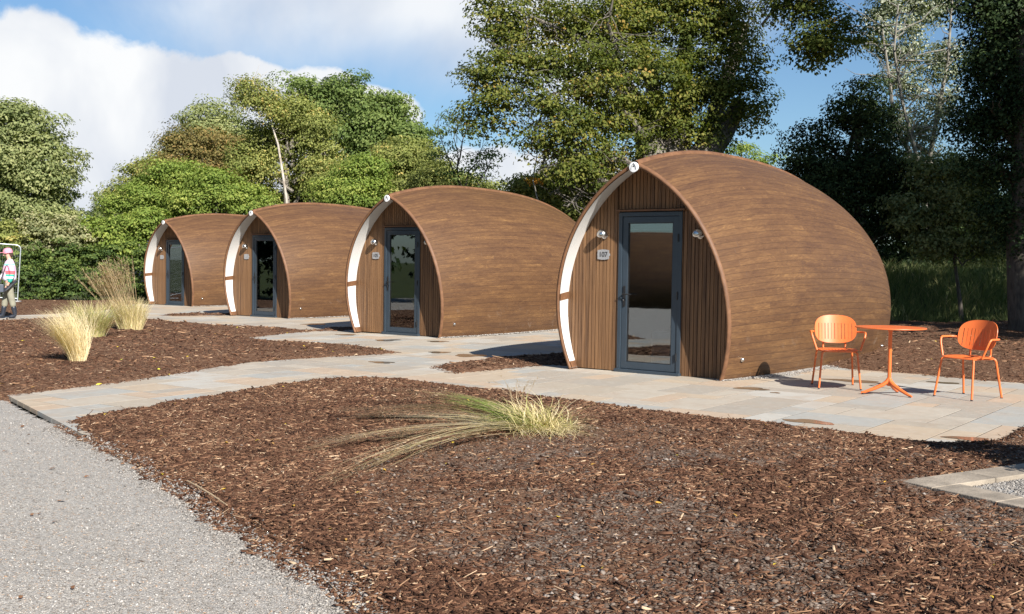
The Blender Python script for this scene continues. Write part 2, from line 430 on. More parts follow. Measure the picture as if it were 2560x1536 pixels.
# ------------------------------------------------------------------ ground plan (metres)
def vnoise(x, y, s, seed=0, oct=3):
    out = 0; amp = 1; tot = 0
    for o in range(oct):
        r = np.random.default_rng(seed*31+o); T = r.random((256, 256))
        X = np.asarray(x)*s*2**o + 1000.3; Y = np.asarray(y)*s*2**o + 1000.7
        i = np.floor(X).astype(int); j = np.floor(Y).astype(int); fx = X-i; fy = Y-j
        fx = fx*fx*(3-2*fx); fy = fy*fy*(3-2*fy)
        a = T[i % 256, j % 256]; b = T[(i+1) % 256, j % 256]; c = T[i % 256, (j+1) % 256]; d = T[(i+1) % 256, (j+1) % 256]
        out = out + amp*((a*(1-fx)+b*fx)*(1-fy)+(c*(1-fx)+d*fx)*fy); tot += amp; amp *= 0.5
    return out/tot - 0.5
def sdist(x, y, poly):
    """signed distance, positive inside"""
    x = np.asarray(x, float).ravel(); y = np.asarray(y, float).ravel()
    P = np.array(poly, float); Q = np.roll(P, -1, 0)
    best = np.full(len(x), 1e9); ins = np.zeros(len(x), bool)
    for (ax, ay), (bx, by) in zip(P, Q):
        ex, ey = bx-ax, by-ay; L = ex*ex+ey*ey+1e-12
        t = np.clip(((x-ax)*ex+(y-ay)*ey)/L, 0, 1)
        best = np.minimum(best, (x-ax-t*ex)**2+(y-ay-t*ey)**2)
        cr = (ay > y) != (by > y)
        with np.errstate(divide='ignore', invalid='ignore'):
            xi = ax+(y-ay)*ex/(ey if ey else 1e-12)
        ins ^= cr & (x < xi)
    d = np.sqrt(best)
    return np.where(ins, d, -d)
DRIVE_EDGE = [(-5.61, 11.87), (-5.0, 10.93), (-4.41, 10.15), (-4.06, 9.73), (-3.62, 9.10), (-3.23, 8.61), (-2.73, 7.92), (-2.35, 7.28), (-2.09, 6.96), (-1.85, 6.50), (-1.59, 6.05), (-1.4, 5.83), (-1.24, 5.53), (-1.07, 5.30), (-0.92, 5.10), (-0.77, 4.92), (-0.66, 4.68), (-0.53, 4.45), (-0.38, 4.24), (-0.09, 3.76)]
BED_A = [(-5.4, 11.63), (-4.95, 12.44), (-4.61, 13.13), (-4.29, 14.00), (-3.95, 15.05), (-3.77, 15.61), (-3.38, 15.95), (-2.83, 16.48), (-2.22, 16.92), (-1.82, 17.40),
         (-2.12, 17.92), (-2.71, 18.65), (-3.3, 19.17), (-3.94, 19.48), (-4.49, 19.86), (-5.01, 20.66), (-4.81, 21.23), (-4.42, 22.15), (-3.95, 22.88), (-3.54, 22.85), (-3.3, 23.91),
         (-3.83, 23.86), (-4.04, 23.83), (-4.14, 23.07), (-4.44, 23.04), (-5.02, 23.57), (-5.79, 24.13), (-6.54, 24.49), (-7.08, 25.01), (-8.02, 25.75), (-8.75, 26.85), (-9.6, 27.03), (-11.11, 27.24), (-11.44, 26.62), (-11.89, 26.37), (-12.25, 25.78), (-16, 21.74), (-12, 13.89), (-7, 11.52)]
BED_B = [(-13.78, 27.72), (-13.08, 28.44), (-12.68, 29.03), (-12.34, 29.56), (-11.86, 30.72), (-11.95, 32.87), (-12.76, 35.90), (-12.2, 36.82), (-11.5, 38.99), (-30, 38.49), (-30, 23.71), (-18, 25.09)]
BED_C = [(-4.03, 9.76), (-3.91, 10.38), (-3.64, 10.76), (-3.48, 11.25), (-3.21, 11.81), (-2.81, 12.48), (-2.45, 13.27), (-2.13, 13.50), (-1.69, 13.64), (-1.21, 13.34), (-0.9, 12.88), (-0.28, 12.34), (0.21, 11.88), (0.77, 11.36), (1.42, 10.69), (1.91, 10.32), (2.5, 9.81), (3.04, 9.39), (3.37, 8.96), (3.63, 8.84), (3.97, 8.94), (4.68, 9.85),
         (8, 13.89), (11, 10.93), (9, 1.99), (0.6, 1.99)] + DRIVE_EDGE[:3:-1]
STRIP1 = [(-1.07, 15.01), (-0.71, 14.24), (-0.34, 14.56), (0.16, 15.09), (0.56, 15.47), (0.9, 15.36), (1.1, 16.34), (1.6, 17.99), (0.79, 17.43), (0.64, 17.20), (0.4, 16.83), (0.01, 16.69), (-0.32, 16.56), (-0.48, 15.93), (-0.68, 15.70), (-0.98, 15.33)]
STRIP4 = [(-9.43, 28.92), (-9.14, 29.33), (-8.3, 29.74), (-7.6, 30.22), (-7.3, 29.53), (-7.6, 29.13), (-8.09, 28.98), (-8.91, 28.59)]
BED_D = [(4.74, 14.99), (5.41, 14.41), (5.88, 13.75), (6.34, 13.36), (8, 11.42), (18, 13.89), (20, 28.64), (12.35, 28.15), (9.41, 28.25), (2, 29.63), (2.2, 23.71), (3.6, 17.02)]
PAVED = [(-5.4, 11.63), (-4.06, 9.73), (-3.3, 9.14), (3.2, 8.35), (3.90, 8.81), (9, 13.10), (9, 14.87), (6, 14.87), (4.6, 15.85), (4.4, 18.78), (2, 24.70), (-1, 30.61), (-5, 37.51), (-11.5, 40.47), (-14, 37.51), (-12.4, 32.58), (-12.0, 31.10), (-13.3, 28.44), (-20, 24.21), (-20, 19.77), (-12, 13.89)]
END_A, END_B = Vector((-5.45, 11.70)), Vector((-4.04, 9.71))     # straight end of the path at the drive

ST = np.array([2.50, 6.91]); f1 = np.array([0.866, 0.5]); f2 = np.array([0.5, -0.866]); SZ = 1.7; BW = 0.25
def in_square(x, y, m=0.0):
    a = (x-ST[0])*f1[0]+(y-ST[1])*f1[1]; b = (x-ST[0])*f2[0]+(y-ST[1])*f2[1]
    return (a > -m) & (a < SZ+m) & (b > -m) & (b < SZ+m)
BEDS = dict(A=(BED_A, 0.06, 1), B=(BED_B, 0.16, 2), C=(BED_C, 0.04, 3), D=(BED_D, 0.09, 4), E=(STRIP1, 0.05, 5), F=(STRIP4, 0.08, 6))
def bed_h(x, y, poly, seed):
    x = np.asarray(x, float); y = np.asarray(y, float)
    sd = sdist(x, y, poly) + vnoise(x, y, 7.0, seed, 3)*0.10 + vnoise(x, y, 1.6, seed+9, 2)*0.05
    s = np.clip(sd/0.16, 0, 1); s = s*s*(3-2*s); s2 = np.clip(sd/1.3, 0, 1); s2 = s2*s2*(3-2*s2)
    h = -0.012 + 0.045*s + 0.035*s2 + np.clip(s, 0, 1)*(vnoise(x, y, 1.3, seed+3, 4)*0.07 + vnoise(x, y, 9.0, seed+5, 3)*0.035)
    h = np.where(sd < 0, -0.012 + sd*0.55, h)
    if seed == 3: h = np.where(in_square(x.ravel(), y.ravel(), -0.03).reshape(h.shape), 0.0, h)
    return h + GA*x + GB, sd
def bed_mesh(name, poly, sp, seed, m, label=None):
    P = np.array(poly); x0, y0 = P.min(0)-0.3; x1, y1 = P.max(0)+0.3
    nx, ny = int((x1-x0)/sp)+1, int((y1-y0)/sp)+1
    gx, gy = np.meshgrid(np.linspace(x0, x1, nx), np.linspace(y0, y1, ny))
    h, sd = bed_h(gx.ravel(), gy.ravel(), poly, seed)
    V = np.stack([gx.ravel(), gy.ravel(), h], 1)
    idx = np.arange(nx*ny).reshape(ny, nx)
    F = np.stack([idx[:-1, :-1], idx[:-1, 1:], idx[1:, 1:], idx[1:, :-1]], -1).reshape(-1, 4)
    keep = (sd[F].max(1) > -0.12)
    if name != 'x':   # leave out what lies wholly outside the camera's reach sideways
        c = V[F].mean(1); keep &= (np.abs(c[:, 0]) < 0.62*np.abs(c[:, 1])+3)
    F = F[keep]
    u, inv = np.unique(F, return_inverse=True)
    o = link(name, np_mesh(name, V[u], inv.reshape(F.shape)), m, smooth=True)
    tag(o, kind='structure')
    return o
for k, (poly, sp, seed) in BEDS.items():
    bed_mesh('mulch_bed', poly, sp, seed, MAT['mulch'])

# base ground: one sheet to the horizon
gm, t = mat('rough_grass_and_soil')
g = t.n('ShaderNodeTexCoord').outputs['Object']
n = t.noise(g, 0.6, 6, 0.65)
pbsdf(t, base=t.ramp(n, [(0.35, (0.035, 0.045, 0.018)), (0.6, (0.06, 0.075, 0.025)), (0.75, (0.10, 0.09, 0.045))]), rough=0.95, spec=0.1, normal=t.bump(t.noise(g, 12, 5), 0.8, 0.05))
xs = [-900, -60, -30, -10, 0, 10, 30, 60, 900]
mb = MB()
vs = [(x, y, gz(max(-40, min(40, x)))-0.11) for y in (-300, 0, 60, 1500) for x in xs]
fs = [(j*9+i, j*9+i+1, (j+1)*9+i+1, (j+1)*9+i) for j in range(3) for i in range(8)]
mb.add(vs, fs)
tag(mb.build('ground', gm), kind='structure')

# the gravel drive in the left foreground
dp = DRIVE_EDGE[::-1] + [(-9, 14.5), (-30, 26), (-34, 10), (-14, -4), (2, -4)]
dp = [(x+0.35, y+0.25) if i < 20 and not (-5.9 < x < -4.0 and y > 9.5) else (x, y) for i, (x, y) in enumerate(dp)]
P = np.array(dp)
def drive_h(x, y): return GA*x+GB-0.040 + vnoise(x, y, 0.8, 40, 3)*0.03 + vnoise(x, y, 12, 41, 2)*0.006
gx, gy = np.meshgrid(np.arange(-14, 2.0, 0.06), np.arange(2, 16, 0.06))
V = np.stack([gx.ravel(), gy.ravel(), drive_h(gx.ravel(), gy.ravel())], 1)
idx = np.arange(gx.size).reshape(gx.shape)
F = np.stack([idx[:-1, :-1], idx[:-1, 1:], idx[1:, 1:], idx[1:, :-1]], -1).reshape(-1, 4)
cc = V[F].mean(1); F = F[(sdist(cc[:, 0], cc[:, 1], dp) > -0.02) & (cc[:, 0] > -0.6*cc[:, 1]-1.5)]
u, inv = np.unique(F, return_inverse=True)
tag(link('gravel_drive', np_mesh('gravel_drive', V[u], inv.reshape(F.shape)), MAT['gravel'], smooth=True), kind='structure')

gx, gy = np.meshgrid(np.arange(-34, 2.0, 0.5), np.arange(-4, 27, 0.5))
V = np.stack([gx.ravel(), gy.ravel(), GA*np.maximum(-30, gx.ravel())+GB-0.058], 1)
idx = np.arange(gx.size).reshape(gx.shape)
F = np.stack([idx[:-1, :-1], idx[:-1, 1:], idx[1:, 1:], idx[1:, :-1]], -1).reshape(-1, 4)
cc = V[F].mean(1); F = F[(sdist(cc[:, 0], cc[:, 1], dp) > 0) & (cc[:, 0] < -0.6*cc[:, 1]-0.5)]
u, inv = np.unique(F, return_inverse=True)
tag(link('gravel_drive', np_mesh('gravel_drive', V[u], inv.reshape(F.shape)), MAT['gravel'], smooth=True), kind='structure')

# ------------------------------------------------------------------ sandstone paving laid square to the pods
PA = R_(37.6)
e1 = np.array([math.cos(PA), -math.sin(PA)]); e2 = np.array([math.sin(PA), math.cos(PA)])
def clip_half(poly, A, B):
    """keep the part of poly on the right-hand side of A->B seen from above (towards the pods)"""
    d = B-A; out = []
    def s(p): return d.x*(p[1]-A.y)-d.y*(p[0]-A.x)
    for i in range(len(poly)):
        p, q = poly[i], poly[(i+1) % len(poly)]; sp_, sq = s(p), s(q)
        if sp_ >= 0: out.append(p)
        if sp_*sq < 0:
            k = sp_/(sp_-sq); out.append((p[0]+(q[0]-p[0])*k, p[1]+(q[1]-p[1])*k))
    return out
MOD = 0.292
NU, NV = 150, 150
U0, V0 = -34.0, -2.0
occ = np.zeros((NU, NV), bool)
pr = random.Random(11)
slabs = []
SIZES = [(3, 2), (2, 3), (2, 2), (2, 2), (3, 2), (2, 1), (1, 2), (1, 1), (2, 3), (3, 2)]
cu, cv = np.meshgrid((np.arange(NU)+0.5)*MOD+U0, (np.arange(NV)+0.5)*MOD+V0, indexing='ij')
wx = cu*e1[0]+cv*e2[0]; wy = cu*e1[1]+cv*e2[1]
okc = (sdist(wx, wy, PAVED).reshape(NU, NV) > -0.35) & (np.abs(wx) < 0.55*np.abs(wy)+1.0)
for k, (poly, sp, seed) in BEDS.items():
    okc &= ~(sdist(wx, wy, poly).reshape(NU, NV) > 0.35)
for j in range(NV):
    for i in range(NU):
        if occ[i, j] or not okc[i, j]: continue
        for (a, b) in pr.sample(SIZES, len(SIZES)) + [(1, 1)]:
            if i+a <= NU and j+b <= NV and not occ[i:i+a, j:j+b].any(): break
        occ[i:i+a, j:j+b] = True
        slabs.append((i, j, a, b))
sm_ = MB(); jm = MB(); tint = []
for (i, j, a, b) in slabs:
    g_ = 0.0055
    def cor(x0, x1, y0, y1):
        return [tuple(e1*x+e2*y) for x, y in ((x0, y0), (x1, y0), (x1, y1), (x0, y1))]
    x0, x1, y0, y1 = U0+i*MOD, U0+(i+a)*MOD, V0+j*MOD, V0+(j+b)*MOD
    poly = clip_half(cor(x0+g_, x1-g_, y0+g_, y1-g_), END_A, END_B)
    poly2 = clip_half(cor(x0, x1, y0, y1), END_A, END_B)
    if len(poly) < 3: poly = clip_half(cor(x0+g_, x1-g_, y0+g_, y1-g_), END_A, END_B)
    if len(poly) < 3: continue
    dz_ = pr.uniform(-0.0006, 0.0006); tl = 0
    cx, cy = np.mean([p[0] for p in poly]), np.mean([p[1] for p in poly])
    n0 = len(sm_.v)
    ins = [(cx+(p[0]-cx)*(1-0.004/max(0.05, math.hypot(p[0]-cx, p[1]-cy))), cy+(p[1]-cy)*(1-0.004/max(0.05, math.hypot(p[0]-cx, p[1]-cy)))) for p in poly]
    n = len(poly)
    top = [(p[0], p[1], gz(p[0])+dz_+tl*(p[0]-cx)) for p in ins]
    mid = [(p[0], p[1], gz(p[0])+dz_-0.001) for p in poly]
    bot = [(p[0], p[1], gz(p[0])-0.045) for p in poly]
    sm_.add(top+mid+bot, [tuple(range(n))]+[(k2+n, (k2+1) % n+n, (k2+1) % n, k2) for k2 in range(n)]+[(k2+2*n, (k2+1) % n+2*n, (k2+1) % n+n, k2+n) for k2 in range(n)])
    tint += [pr.random()]*(len(sm_.v)-n0)
    if len(poly2) >= 3:
        jm.add([(p[0], p[1], gz(p[0])-0.0022) for p in poly2], [tuple(range(len(poly2)))])
o = sm_.build('paving', MAT['slab'])
a_ = o.data.attributes.new('tint', 'FLOAT', 'POINT')
a_.data.foreach_set('value', np.array(tint, np.float32))
tag(o, kind='structure')
tag(jm.build('paving_joints', MAT['joint']), kind='structure')

# rain puddles left in the hollows of the slabs
pm, t = mat('puddle_water')
g = t.n('ShaderNodeTexCoord').outputs['Object']
pbsdf(t, base=t.ramp(t.noise(g, 4, 4), [(0.3, (0.20, 0.145, 0.095)), (0.7, (0.225, 0.165, 0.11))]), rough=0.10, spec=0.5)
for (x, y, rx, ry) in [(2.82, 12.65, .21, .17), (3.0, 12.26, .06, .06), (2.77, 10.02, .24, .16), (3.86, 9.07, .20, .14), (4.29, 13.55, .36, .2), (5.36, 13.40, .2, .12), (-2.31, 20.20, .2, .36), (-1.36, 19.94, .2, .22),
                       (-1.17, 17.53, .18, .22), (-0.65, 16.97, .25, .34), (-1.88, 15.73, .2, .18), (-4.6, 25.29, .25, .4), (-3.3, 21.64, .2, .25)]:
    q = MB(); pts = []
    for k in range(36):
        an = 2*math.pi*k/36; r = 1+0.16*math.sin(3*an+x)+0.1*math.sin(5*an+y*3)
        px, py = rx*r*math.cos(an), ry*0.72*r*math.sin(an)
        pts.append((x+px*math.cos(PA)+py*math.sin(PA), y-px*math.sin(PA)+py*math.cos(PA)))
    q.add([(a, b, gz(a)+0.0030) for a, b in pts], [tuple(range(36))])
    tag(q.build('puddle', pm), kind='structure')

# ------------------------------------------------------------------ loose material: chips, stones, leaves
def in_view_points(n, d0, d1, spread=0.50, r=rng):
    d = np.exp(r.uniform(math.log(d0), math.log(d1), n))
    return r.uniform(-spread, spread, n)*d, d
def rotmat(yaw, pitch, roll):
    cy, sy, cp, sp_, cr, sr = np.cos(yaw), np.sin(yaw), np.cos(pitch), np.sin(pitch), np.cos(roll), np.sin(roll)
    R = np.empty((len(yaw), 3, 3))
    R[:, 0, 0] = cy*cp; R[:, 0, 1] = cy*sp_*sr-sy*cr; R[:, 0, 2] = cy*sp_*cr+sy*sr
    R[:, 1, 0] = sy*cp; R[:, 1, 1] = sy*sp_*sr+cy*cr; R[:, 1, 2] = sy*sp_*cr-cy*sr
    R[:, 2, 0] = -sp_; R[:, 2, 1] = cp*sr; R[:, 2, 2] = cp*cr
    return R
BOX = np.array([(-1, -1, -1), (1, -1, -1), (1, 1, -1), (-1, 1, -1), (-1, -1, 1), (1, -1, 1), (1, 1, 1), (-1, 1, 1)], float)*0.5
BOXF = np.array([(4, 5, 6, 7), (0, 1, 5, 4), (1, 2, 6, 5), (2, 3, 7, 6), (3, 0, 4, 7)])
def chips(x, y, z, L, W_, H_, tint, tilt, name, m, r=rng):
    n = len(x)
    B = np.repeat(BOX[None], n, 0).copy()
    B[:, [1, 2, 5, 6], 1] *= r.uniform(0.15, 1.0, (n, 1)); B[:, [0, 3, 4, 7], 1] *= r.uniform(0.3, 1.0, (n, 1))
    B *= np.stack([L, W_, H_], -1)[:, None, :]
    B[:, :, 2] += (r.uniform(-0.12, 0.12, n)*1.0)[:, None]*(np.abs(B[:, :, 0]))
    R = rotmat(r.uniform(0, 2*np.pi, n), r.normal(0, tilt, n), r.normal(0, tilt*1.5, n))
    V = np.einsum('nij,nkj->nki', R, B) + np.stack([x, y, z+H_*0.4], -1)[:, None, :]
    F = (BOXF[None]+np.arange(n)[:, None, None]*8).reshape(-1, 4)
    return link(name, np_mesh(name, V.reshape(-1, 3), F, np.repeat(tint, 8)), m)
OCT = np.array([(1, 0, 0), (0, 1, 0), (-1, 0, 0), (0, -1, 0), (.1, .1, 1), (-.1, .05, -1), (.72, .72, .35), (-.72, .6, .4), (-.6, -.72, .3), (.7, -.66, .35)], float)
OCTF = np.array([(4, 6, 7), (4, 7, 8), (4, 8, 9), (4, 9, 6), (6, 0, 1), (6, 1, 7), (7, 1, 2), (7, 2, 8), (8, 2, 3), (8, 3, 9), (9, 3, 0), (9, 0, 6)])
def stones(x, y, z, S, tint, name, m, r=rng):
    n = len(x)
    B = np.repeat(OCT[None], n, 0)*r.uniform(0.65, 1.25, (n, 10, 1))
    B *= S[:, None, None]*np.stack([r.uniform(.8, 1.3, n), r.uniform(.7, 1.0, n), r.uniform(.45, .8, n)], -1)[:, None, :]
    R = rotmat(r.uniform(0, 2*np.pi, n), r.normal(0, .25, n), r.normal(0, .25, n))
    V = np.einsum('nij,nkj->nki', R, B) + np.stack([x, y, z+S*0.25], -1)[:, None, :]
    F = (OCTF[None]+np.arange(n)[:, None, None]*10).reshape(-1, 3)
    return link(name, np_mesh(name, V.reshape(-1, 3), F, np.repeat(tint, 10)), m)
chip_m = tint_mat('bark_chips', [(0.0, (0.036, 0.017, 0.010)), (0.28, (0.094, 0.044, 0.026)), (0.55, (0.185, 0.094, 0.055)), (0.80, (0.34, 0.20, 0.115)), (1.0, (0.60, 0.43, 0.28))])
NCH = dict(A=(60000, 11, 29), B=(9000, 24, 40), C=(200000, 4.2, 14.2), D=(26000, 12, 29), E=(5000, 14, 18), F=(1500, 28, 31))
for k, (poly, sp, seed) in BEDS.items():
    cnt, d0, d1 = NCH[k]
    cnt = int(cnt*2.4)
    if k == 'E': x, y = rng.uniform(-1.3, 1.8, cnt), rng.uniform(14, 18.4, cnt)
    elif k == 'F': x, y = rng.uniform(-9.6, -7, cnt), rng.uniform(28.7, 31, cnt)
    else: x, y = in_view_points(cnt, d0, d1)
    h, sd = bed_h(x, y, poly, seed)
    kp = sd > -0.035 + rng.uniform(-0.05, 0.03, len(x))
    near = np.clip((9.6-y)/2.2, 0, 1)*np.clip((x+1.2)/1.5, 0, 1)
    bare = (vnoise(x, y, 0.9, 77, 4) + near*0.16 > 0.06) & (near > 0.15) if k == 'C' else np.zeros(len(x), bool)
    kp &= ~(bare & (rng.random(len(x)) < 0.72))
    kp &= ~in_square(x, y, 0.02)
    x, y, h, sd = x[kp], y[kp], np.maximum(h[kp], GA*x[kp]+GB-0.03*(k == 'C')), sd[kp]
    n = len(x); far = np.clip(y/9.0, 1.0, 2.3)
    big = rng.random(n)**3
    L = (0.010+0.060*big**1.3)*rng.uniform(0.7, 1.3, n)*far**0.75
    W_ = L*rng.uniform(0.09, 0.30, n); fib = rng.random(n) < 0.10; L = np.where(fib, L*1.9+0.012, L); W_ = np.where(fib, 0.0022+0.05*L*rng.random(n), W_); H_ = W_*rng.uniform(0.15, 0.5, n)+0.001
    pt_ = vnoise(x, y, 1.7, seed+40, 4)
    tn = np.clip(rng.beta(1.3, 2.6, n)*0.92 + (rng.random(n) < 0.06)*0.45 + fib*0.22 + pt_*0.40, 0, 1)
    o = chips(x, y, h, L, W_, H_, tn, 0.22, 'bark_chips', chip_m)
    tag(o, {'A': 'brown bark chips covering the left bed with the tufts of grass', 'B': 'brown bark chips in front of the hedge behind the far path', 'C': 'brown bark chips over the large bed in the foreground',
            'D': 'brown bark chips in the shaded bed behind the orange chairs', 'E': 'small patch of bark chips beside the left rim of the nearest pod', 'F': 'thin sliver of bark chips beside the third pod from the front'}[k], 'bark chips', kind='stuff')
# clods and pebbles in the bare soil of the foreground bed
cl_m = tint_mat('soil_and_pebbles', [(0.0, (0.075, 0.053, 0.040)), (0.6, (0.145, 0.110, 0.086)), (0.9, (0.215, 0.172, 0.14)), (1.0, (0.38, 0.33, 0.29))])
x, y = in_view_points(70000, 4.2, 10.0)
h, sd = bed_h(x, y, BED_C, 3)
near = np.clip((9.6-y)/2.2, 0, 1)*np.clip((x+1.2)/1.5, 0, 1)
kp = (sd > 0.05) & ~in_square(x, y, 0.02) & (((vnoise(x, y, 0.9, 77, 4)+near*0.16 > 0.03) & (near > 0.1)) | (rng.random(len(x)) < 0.05))
x, y, h = x[kp], y[kp], h[kp]
S = 0.0025+0.015*rng.random(len(x))**7
o = stones(x, y, h, S, np.clip(rng.random(len(x))**1.2, 0, 1), 'soil_clods', cl_m)
tag(o, 'grey brown soil clods and pebbles showing through the foreground bed', 'soil', kind='stuff')
# loose stone on the drive
st_m = tint_mat('gravel_stones', [(0.0, (0.18, 0.168, 0.155)), (0.4, (0.31, 0.29, 0.265)), (0.75, (0.44, 0.415, 0.38)), (0.93, (0.58, 0.56, 0.53)), (1.0, (0.42, 0.27, 0.17))], 0.75)
x, y = in_view_points(230000, 4.3, 15)
kp = (sdist(x, y, dp) > -0.02); x, y = x[kp], y[kp]
_, sdc = bed_h(x, y, BED_C, 3); kp = (sdc < 0.03)
x, y = x[kp], y[kp]
o = stones(x, y, drive_h(x, y), 0.0026+0.0045*rng.random(len(x))**3 + (rng.random(len(x)) < 0.002)*0.008, rng.random(len(x)), 'gravel_stones', st_m)
tag(o, 'pale grey gravel stones strewn over the drive', 'gravel', kind='stuff')
# darker crushed stone spilling along the edge of the drive
k = rng.integers(3, len(DRIVE_EDGE)-1, 9000); tt = rng.random(9000)
E_ = np.array(DRIVE_EDGE)
ex = E_[k]*(1-tt[:, None])+E_[np.minimum(k+1, len(E_)-1)]*tt[:, None] + rng.normal(0, 0.06, (9000, 2)) + np.array([-0.05, -0.03])
hh = np.maximum(drive_h(ex[:, 0], ex[:, 1]), bed_h(ex[:, 0], ex[:, 1], BED_C, 3)[0])
o = stones(ex[:, 0], ex[:, 1], hh, 0.004+0.008*rng.random(9000)**2, rng.random(9000)*0.75, 'edge_stones', st_m)
tag(o, 'coarser grey stones spilling between the drive and the mulch', 'gravel', kind='stuff')

# fallen leaves
lf_m = tint_mat('fallen_leaf', [(0.0, (0.16, 0.08, 0.045)), (0.35, (0.30, 0.16, 0.08)), (0.6, (0.62, 0.36, 0.05)), (0.85, (0.80, 0.60, 0.06)), (1.0, (0.55, 0.62, 0.10))], 0.6)
def leaves_flat(n, d0, d1, cond, size, tr, name, label, poly=None, seed=3):
    x, y = in_view_points(n, d0, d1)
    if poly is not None:
        h, sd = bed_h(x, y, poly, seed); kp = sd > 0.02
    else:
        kp = sdist(x, y, dp) > 0.0; h = drive_h(x, y); _, s2 = bed_h(x, y, BED_C, 3); kp &= s2 < 0
    kp &= ~in_square(x, y, 0.02)
    x, y, h = x[kp], y[kp], h[kp]; n = len(x)
    B = np.array([(-1, 0, 0), (-.35, -.42, .10), (.45, -.38, .16), (1, 0, .02), (.45, .38, -.08), (-.35, .42, .12)], float)
    B = np.repeat(B[None], n, 0)*size*rng.uniform(.6, 1.3, (n, 1, 1))
    B[:, :, 2] *= rng.uniform(0.5, 2, (n, 1))
    R = rotmat(rng.uniform(0, 6.28, n), rng.normal(0, .2, n), rng.normal(0, .3, n))
    V = np.einsum('nij,nkj->nki', R, B)+np.stack([x, y, h+0.012], -1)[:, None, :]
    F = (np.array([(0, 1, 5), (1, 2, 4), (1, 4, 5), (2, 3, 4)])[None]+np.arange(n)[:, None, None]*6).reshape(-1, 3)
    o = link(name, np_mesh(name, V.reshape(-1, 3), F, np.repeat(rng.uniform(*tr, n), 6)), lf_m)
    tag(o, label, 'fallen leaves', kind='stuff')
leaves_flat(110, 4.3, 14, None, 0.018, (0.3, .85), 'fallen_leaves', 'small yellow and orange leaves scattered on the foreground mulch', BED_C)
leaves_flat(160, 11, 27, None, 0.032, (0.4, 1), 'fallen_leaves', 'yellow leaves scattered on the bed with the grass tufts', BED_A, 1)
leaves_flat(150, 12, 28, None, 0.035, (0.3, .9), 'fallen_leaves', 'leaves scattered on the shaded bed behind the chairs', BED_D, 4)
leaves_flat(150, 4.3, 13, None, 0.024, (0, .45), 'fallen_leaves', 'curled brown leaves scattered on the gravel drive')
# pale stick lying along the drive edge
q = MB(); q.tube([(-2.10, 7.02, gz(0)+0.012), (-1.95, 6.77, gz(0)+0.025), (-1.81, 6.54, gz(0)+0.030), (-1.64, 6.26, gz(0)+0.03)], [0.004, 0.006, 0.0055, 0.003], 7)
tag(q.build('stick', plain('dry_stick', (0.42, 0.30, 0.18), 0.8), smooth=True), 'thin pale stick lying between the gravel drive and the mulch', 'stick')

# stone edging around a gravel square, right foreground
ST = np.array([2.50, 6.91]); f1 = np.array([0.866, 0.5]); f2 = np.array([0.5, -0.866]); SZ = 1.7; BW = 0.25
edge_m = MAT['kerb']
def frame_slab(a0, a1, b0, b1, tn):
    q = MB(); P_ = [ST+f1*a+f2*b for a, b in ((a0, b0), (a1, b0), (a1, b1), (a0, b1))]
    q.prism([tuple(p) for p in P_], -0.02, 0.080, lambda x, y, z: (x, y, gz(x)+z))
    o = q.build('kerb', edge_m, bevel=0.006)
    a = o.data.attributes.new('tint', 'FLOAT', 'POINT'); a.data.foreach_set('value', np.full(len(o.data.vertices), tn, np.float32))
    tag(o, kind='structure')
x = 0.0
for L_, tn in ((0.62, .8), (0.55, .9), (0.53, .3)):
    frame_slab(x, x+L_-0.006, 0, BW, tn); x += L_
x = BW+0.006
for L_, tn in ((0.45, .5), (0.5, .7), (0.494, .1)):
    frame_slab(0, BW, x, x+L_-0.006, tn); x += L_
frame_slab(BW+.006, SZ, SZ-BW, SZ, .4); frame_slab(SZ-BW, SZ, BW+.006, SZ-BW-.006, .6)
q = MB(); P_ = [ST+f1*a+f2*b for a, b in ((BW, BW), (SZ-BW, BW), (SZ-BW, SZ-BW), (BW, SZ-BW))]
q.prism([tuple(p) for p in P_], -0.05, 0.048, lambda x, y, z: (x, y, gz(x)+z-0.002))
tag(q.build('gravel_bed', MAT['gravel_dk']), kind='structure')
n = 9000; a = rng.uniform(BW, SZ-BW, n); b = rng.uniform(BW, SZ-BW, n)
pp = ST+f1*a[:, None]+f2*b[:, None]
o = stones(pp[:, 0], pp[:, 1], GA*pp[:, 0]+GB+0.046, 0.005+0.006*rng.random(n), rng.random(n)*0.7, 'pea_gravel', st_m)
tag(o, 'grey pea gravel inside the stone edging in the right foreground', 'gravel', kind='stuff')

# ------------------------------------------------------------------ the pods
PH, PWm, T0, PC, SB = 3.0515499, 1.5656518, 0.2989396, 0.4090682, 0.8693271
VW, LF, LB, NB = 2.4106428, 4.4753954, 4.9320774, 2.3780162
VR, RF, RB, NR = 2.1088521, 5.4167701, 5.5561884, 2.7359126
K1, K2, VD = 0.1629716, -0.0260339, 0.2141784
PODS = [(1.7068, 14.1754, 37.915, .0787), (-2.3032, 21.5045, 37.325, .0523), (-6.5837, 28.2400, 37.377, .0062), (-11.1058, 35.2848, 37.784, -.0375), (-28.6, 5.0, 157.5, -.197)]
def pv(v):
    L, n = (LF, 2.0) if v < VW else (LB, NB)
    return max(1e-6, 1-min(abs(v-VW)/L, .99999)**n)**(1/n)
def rv(v):
    L, n = (RF, 2.0) if v < VR else (RB, NR)
    return PH*max(1e-6, 1-min(abs(v-VR)/L, .99999)**n)**(1/n)
def sec(t):
    r = math.sqrt(1+PC*PC)
    if t > T0:
        q = min(1, (t-T0)/(1-T0)); return (math.sqrt(max(0, r*r-q*q))-PC)/(r-PC)
    return 1-(1-SB)*((T0-t)/T0)**2
def front(t):
    v = 0.0
    for _ in range(5):
        z = t*rv(v); v = -K1*z-K2*z*z
    return v
VEND = VW+LB*0.998
TH = 0.032
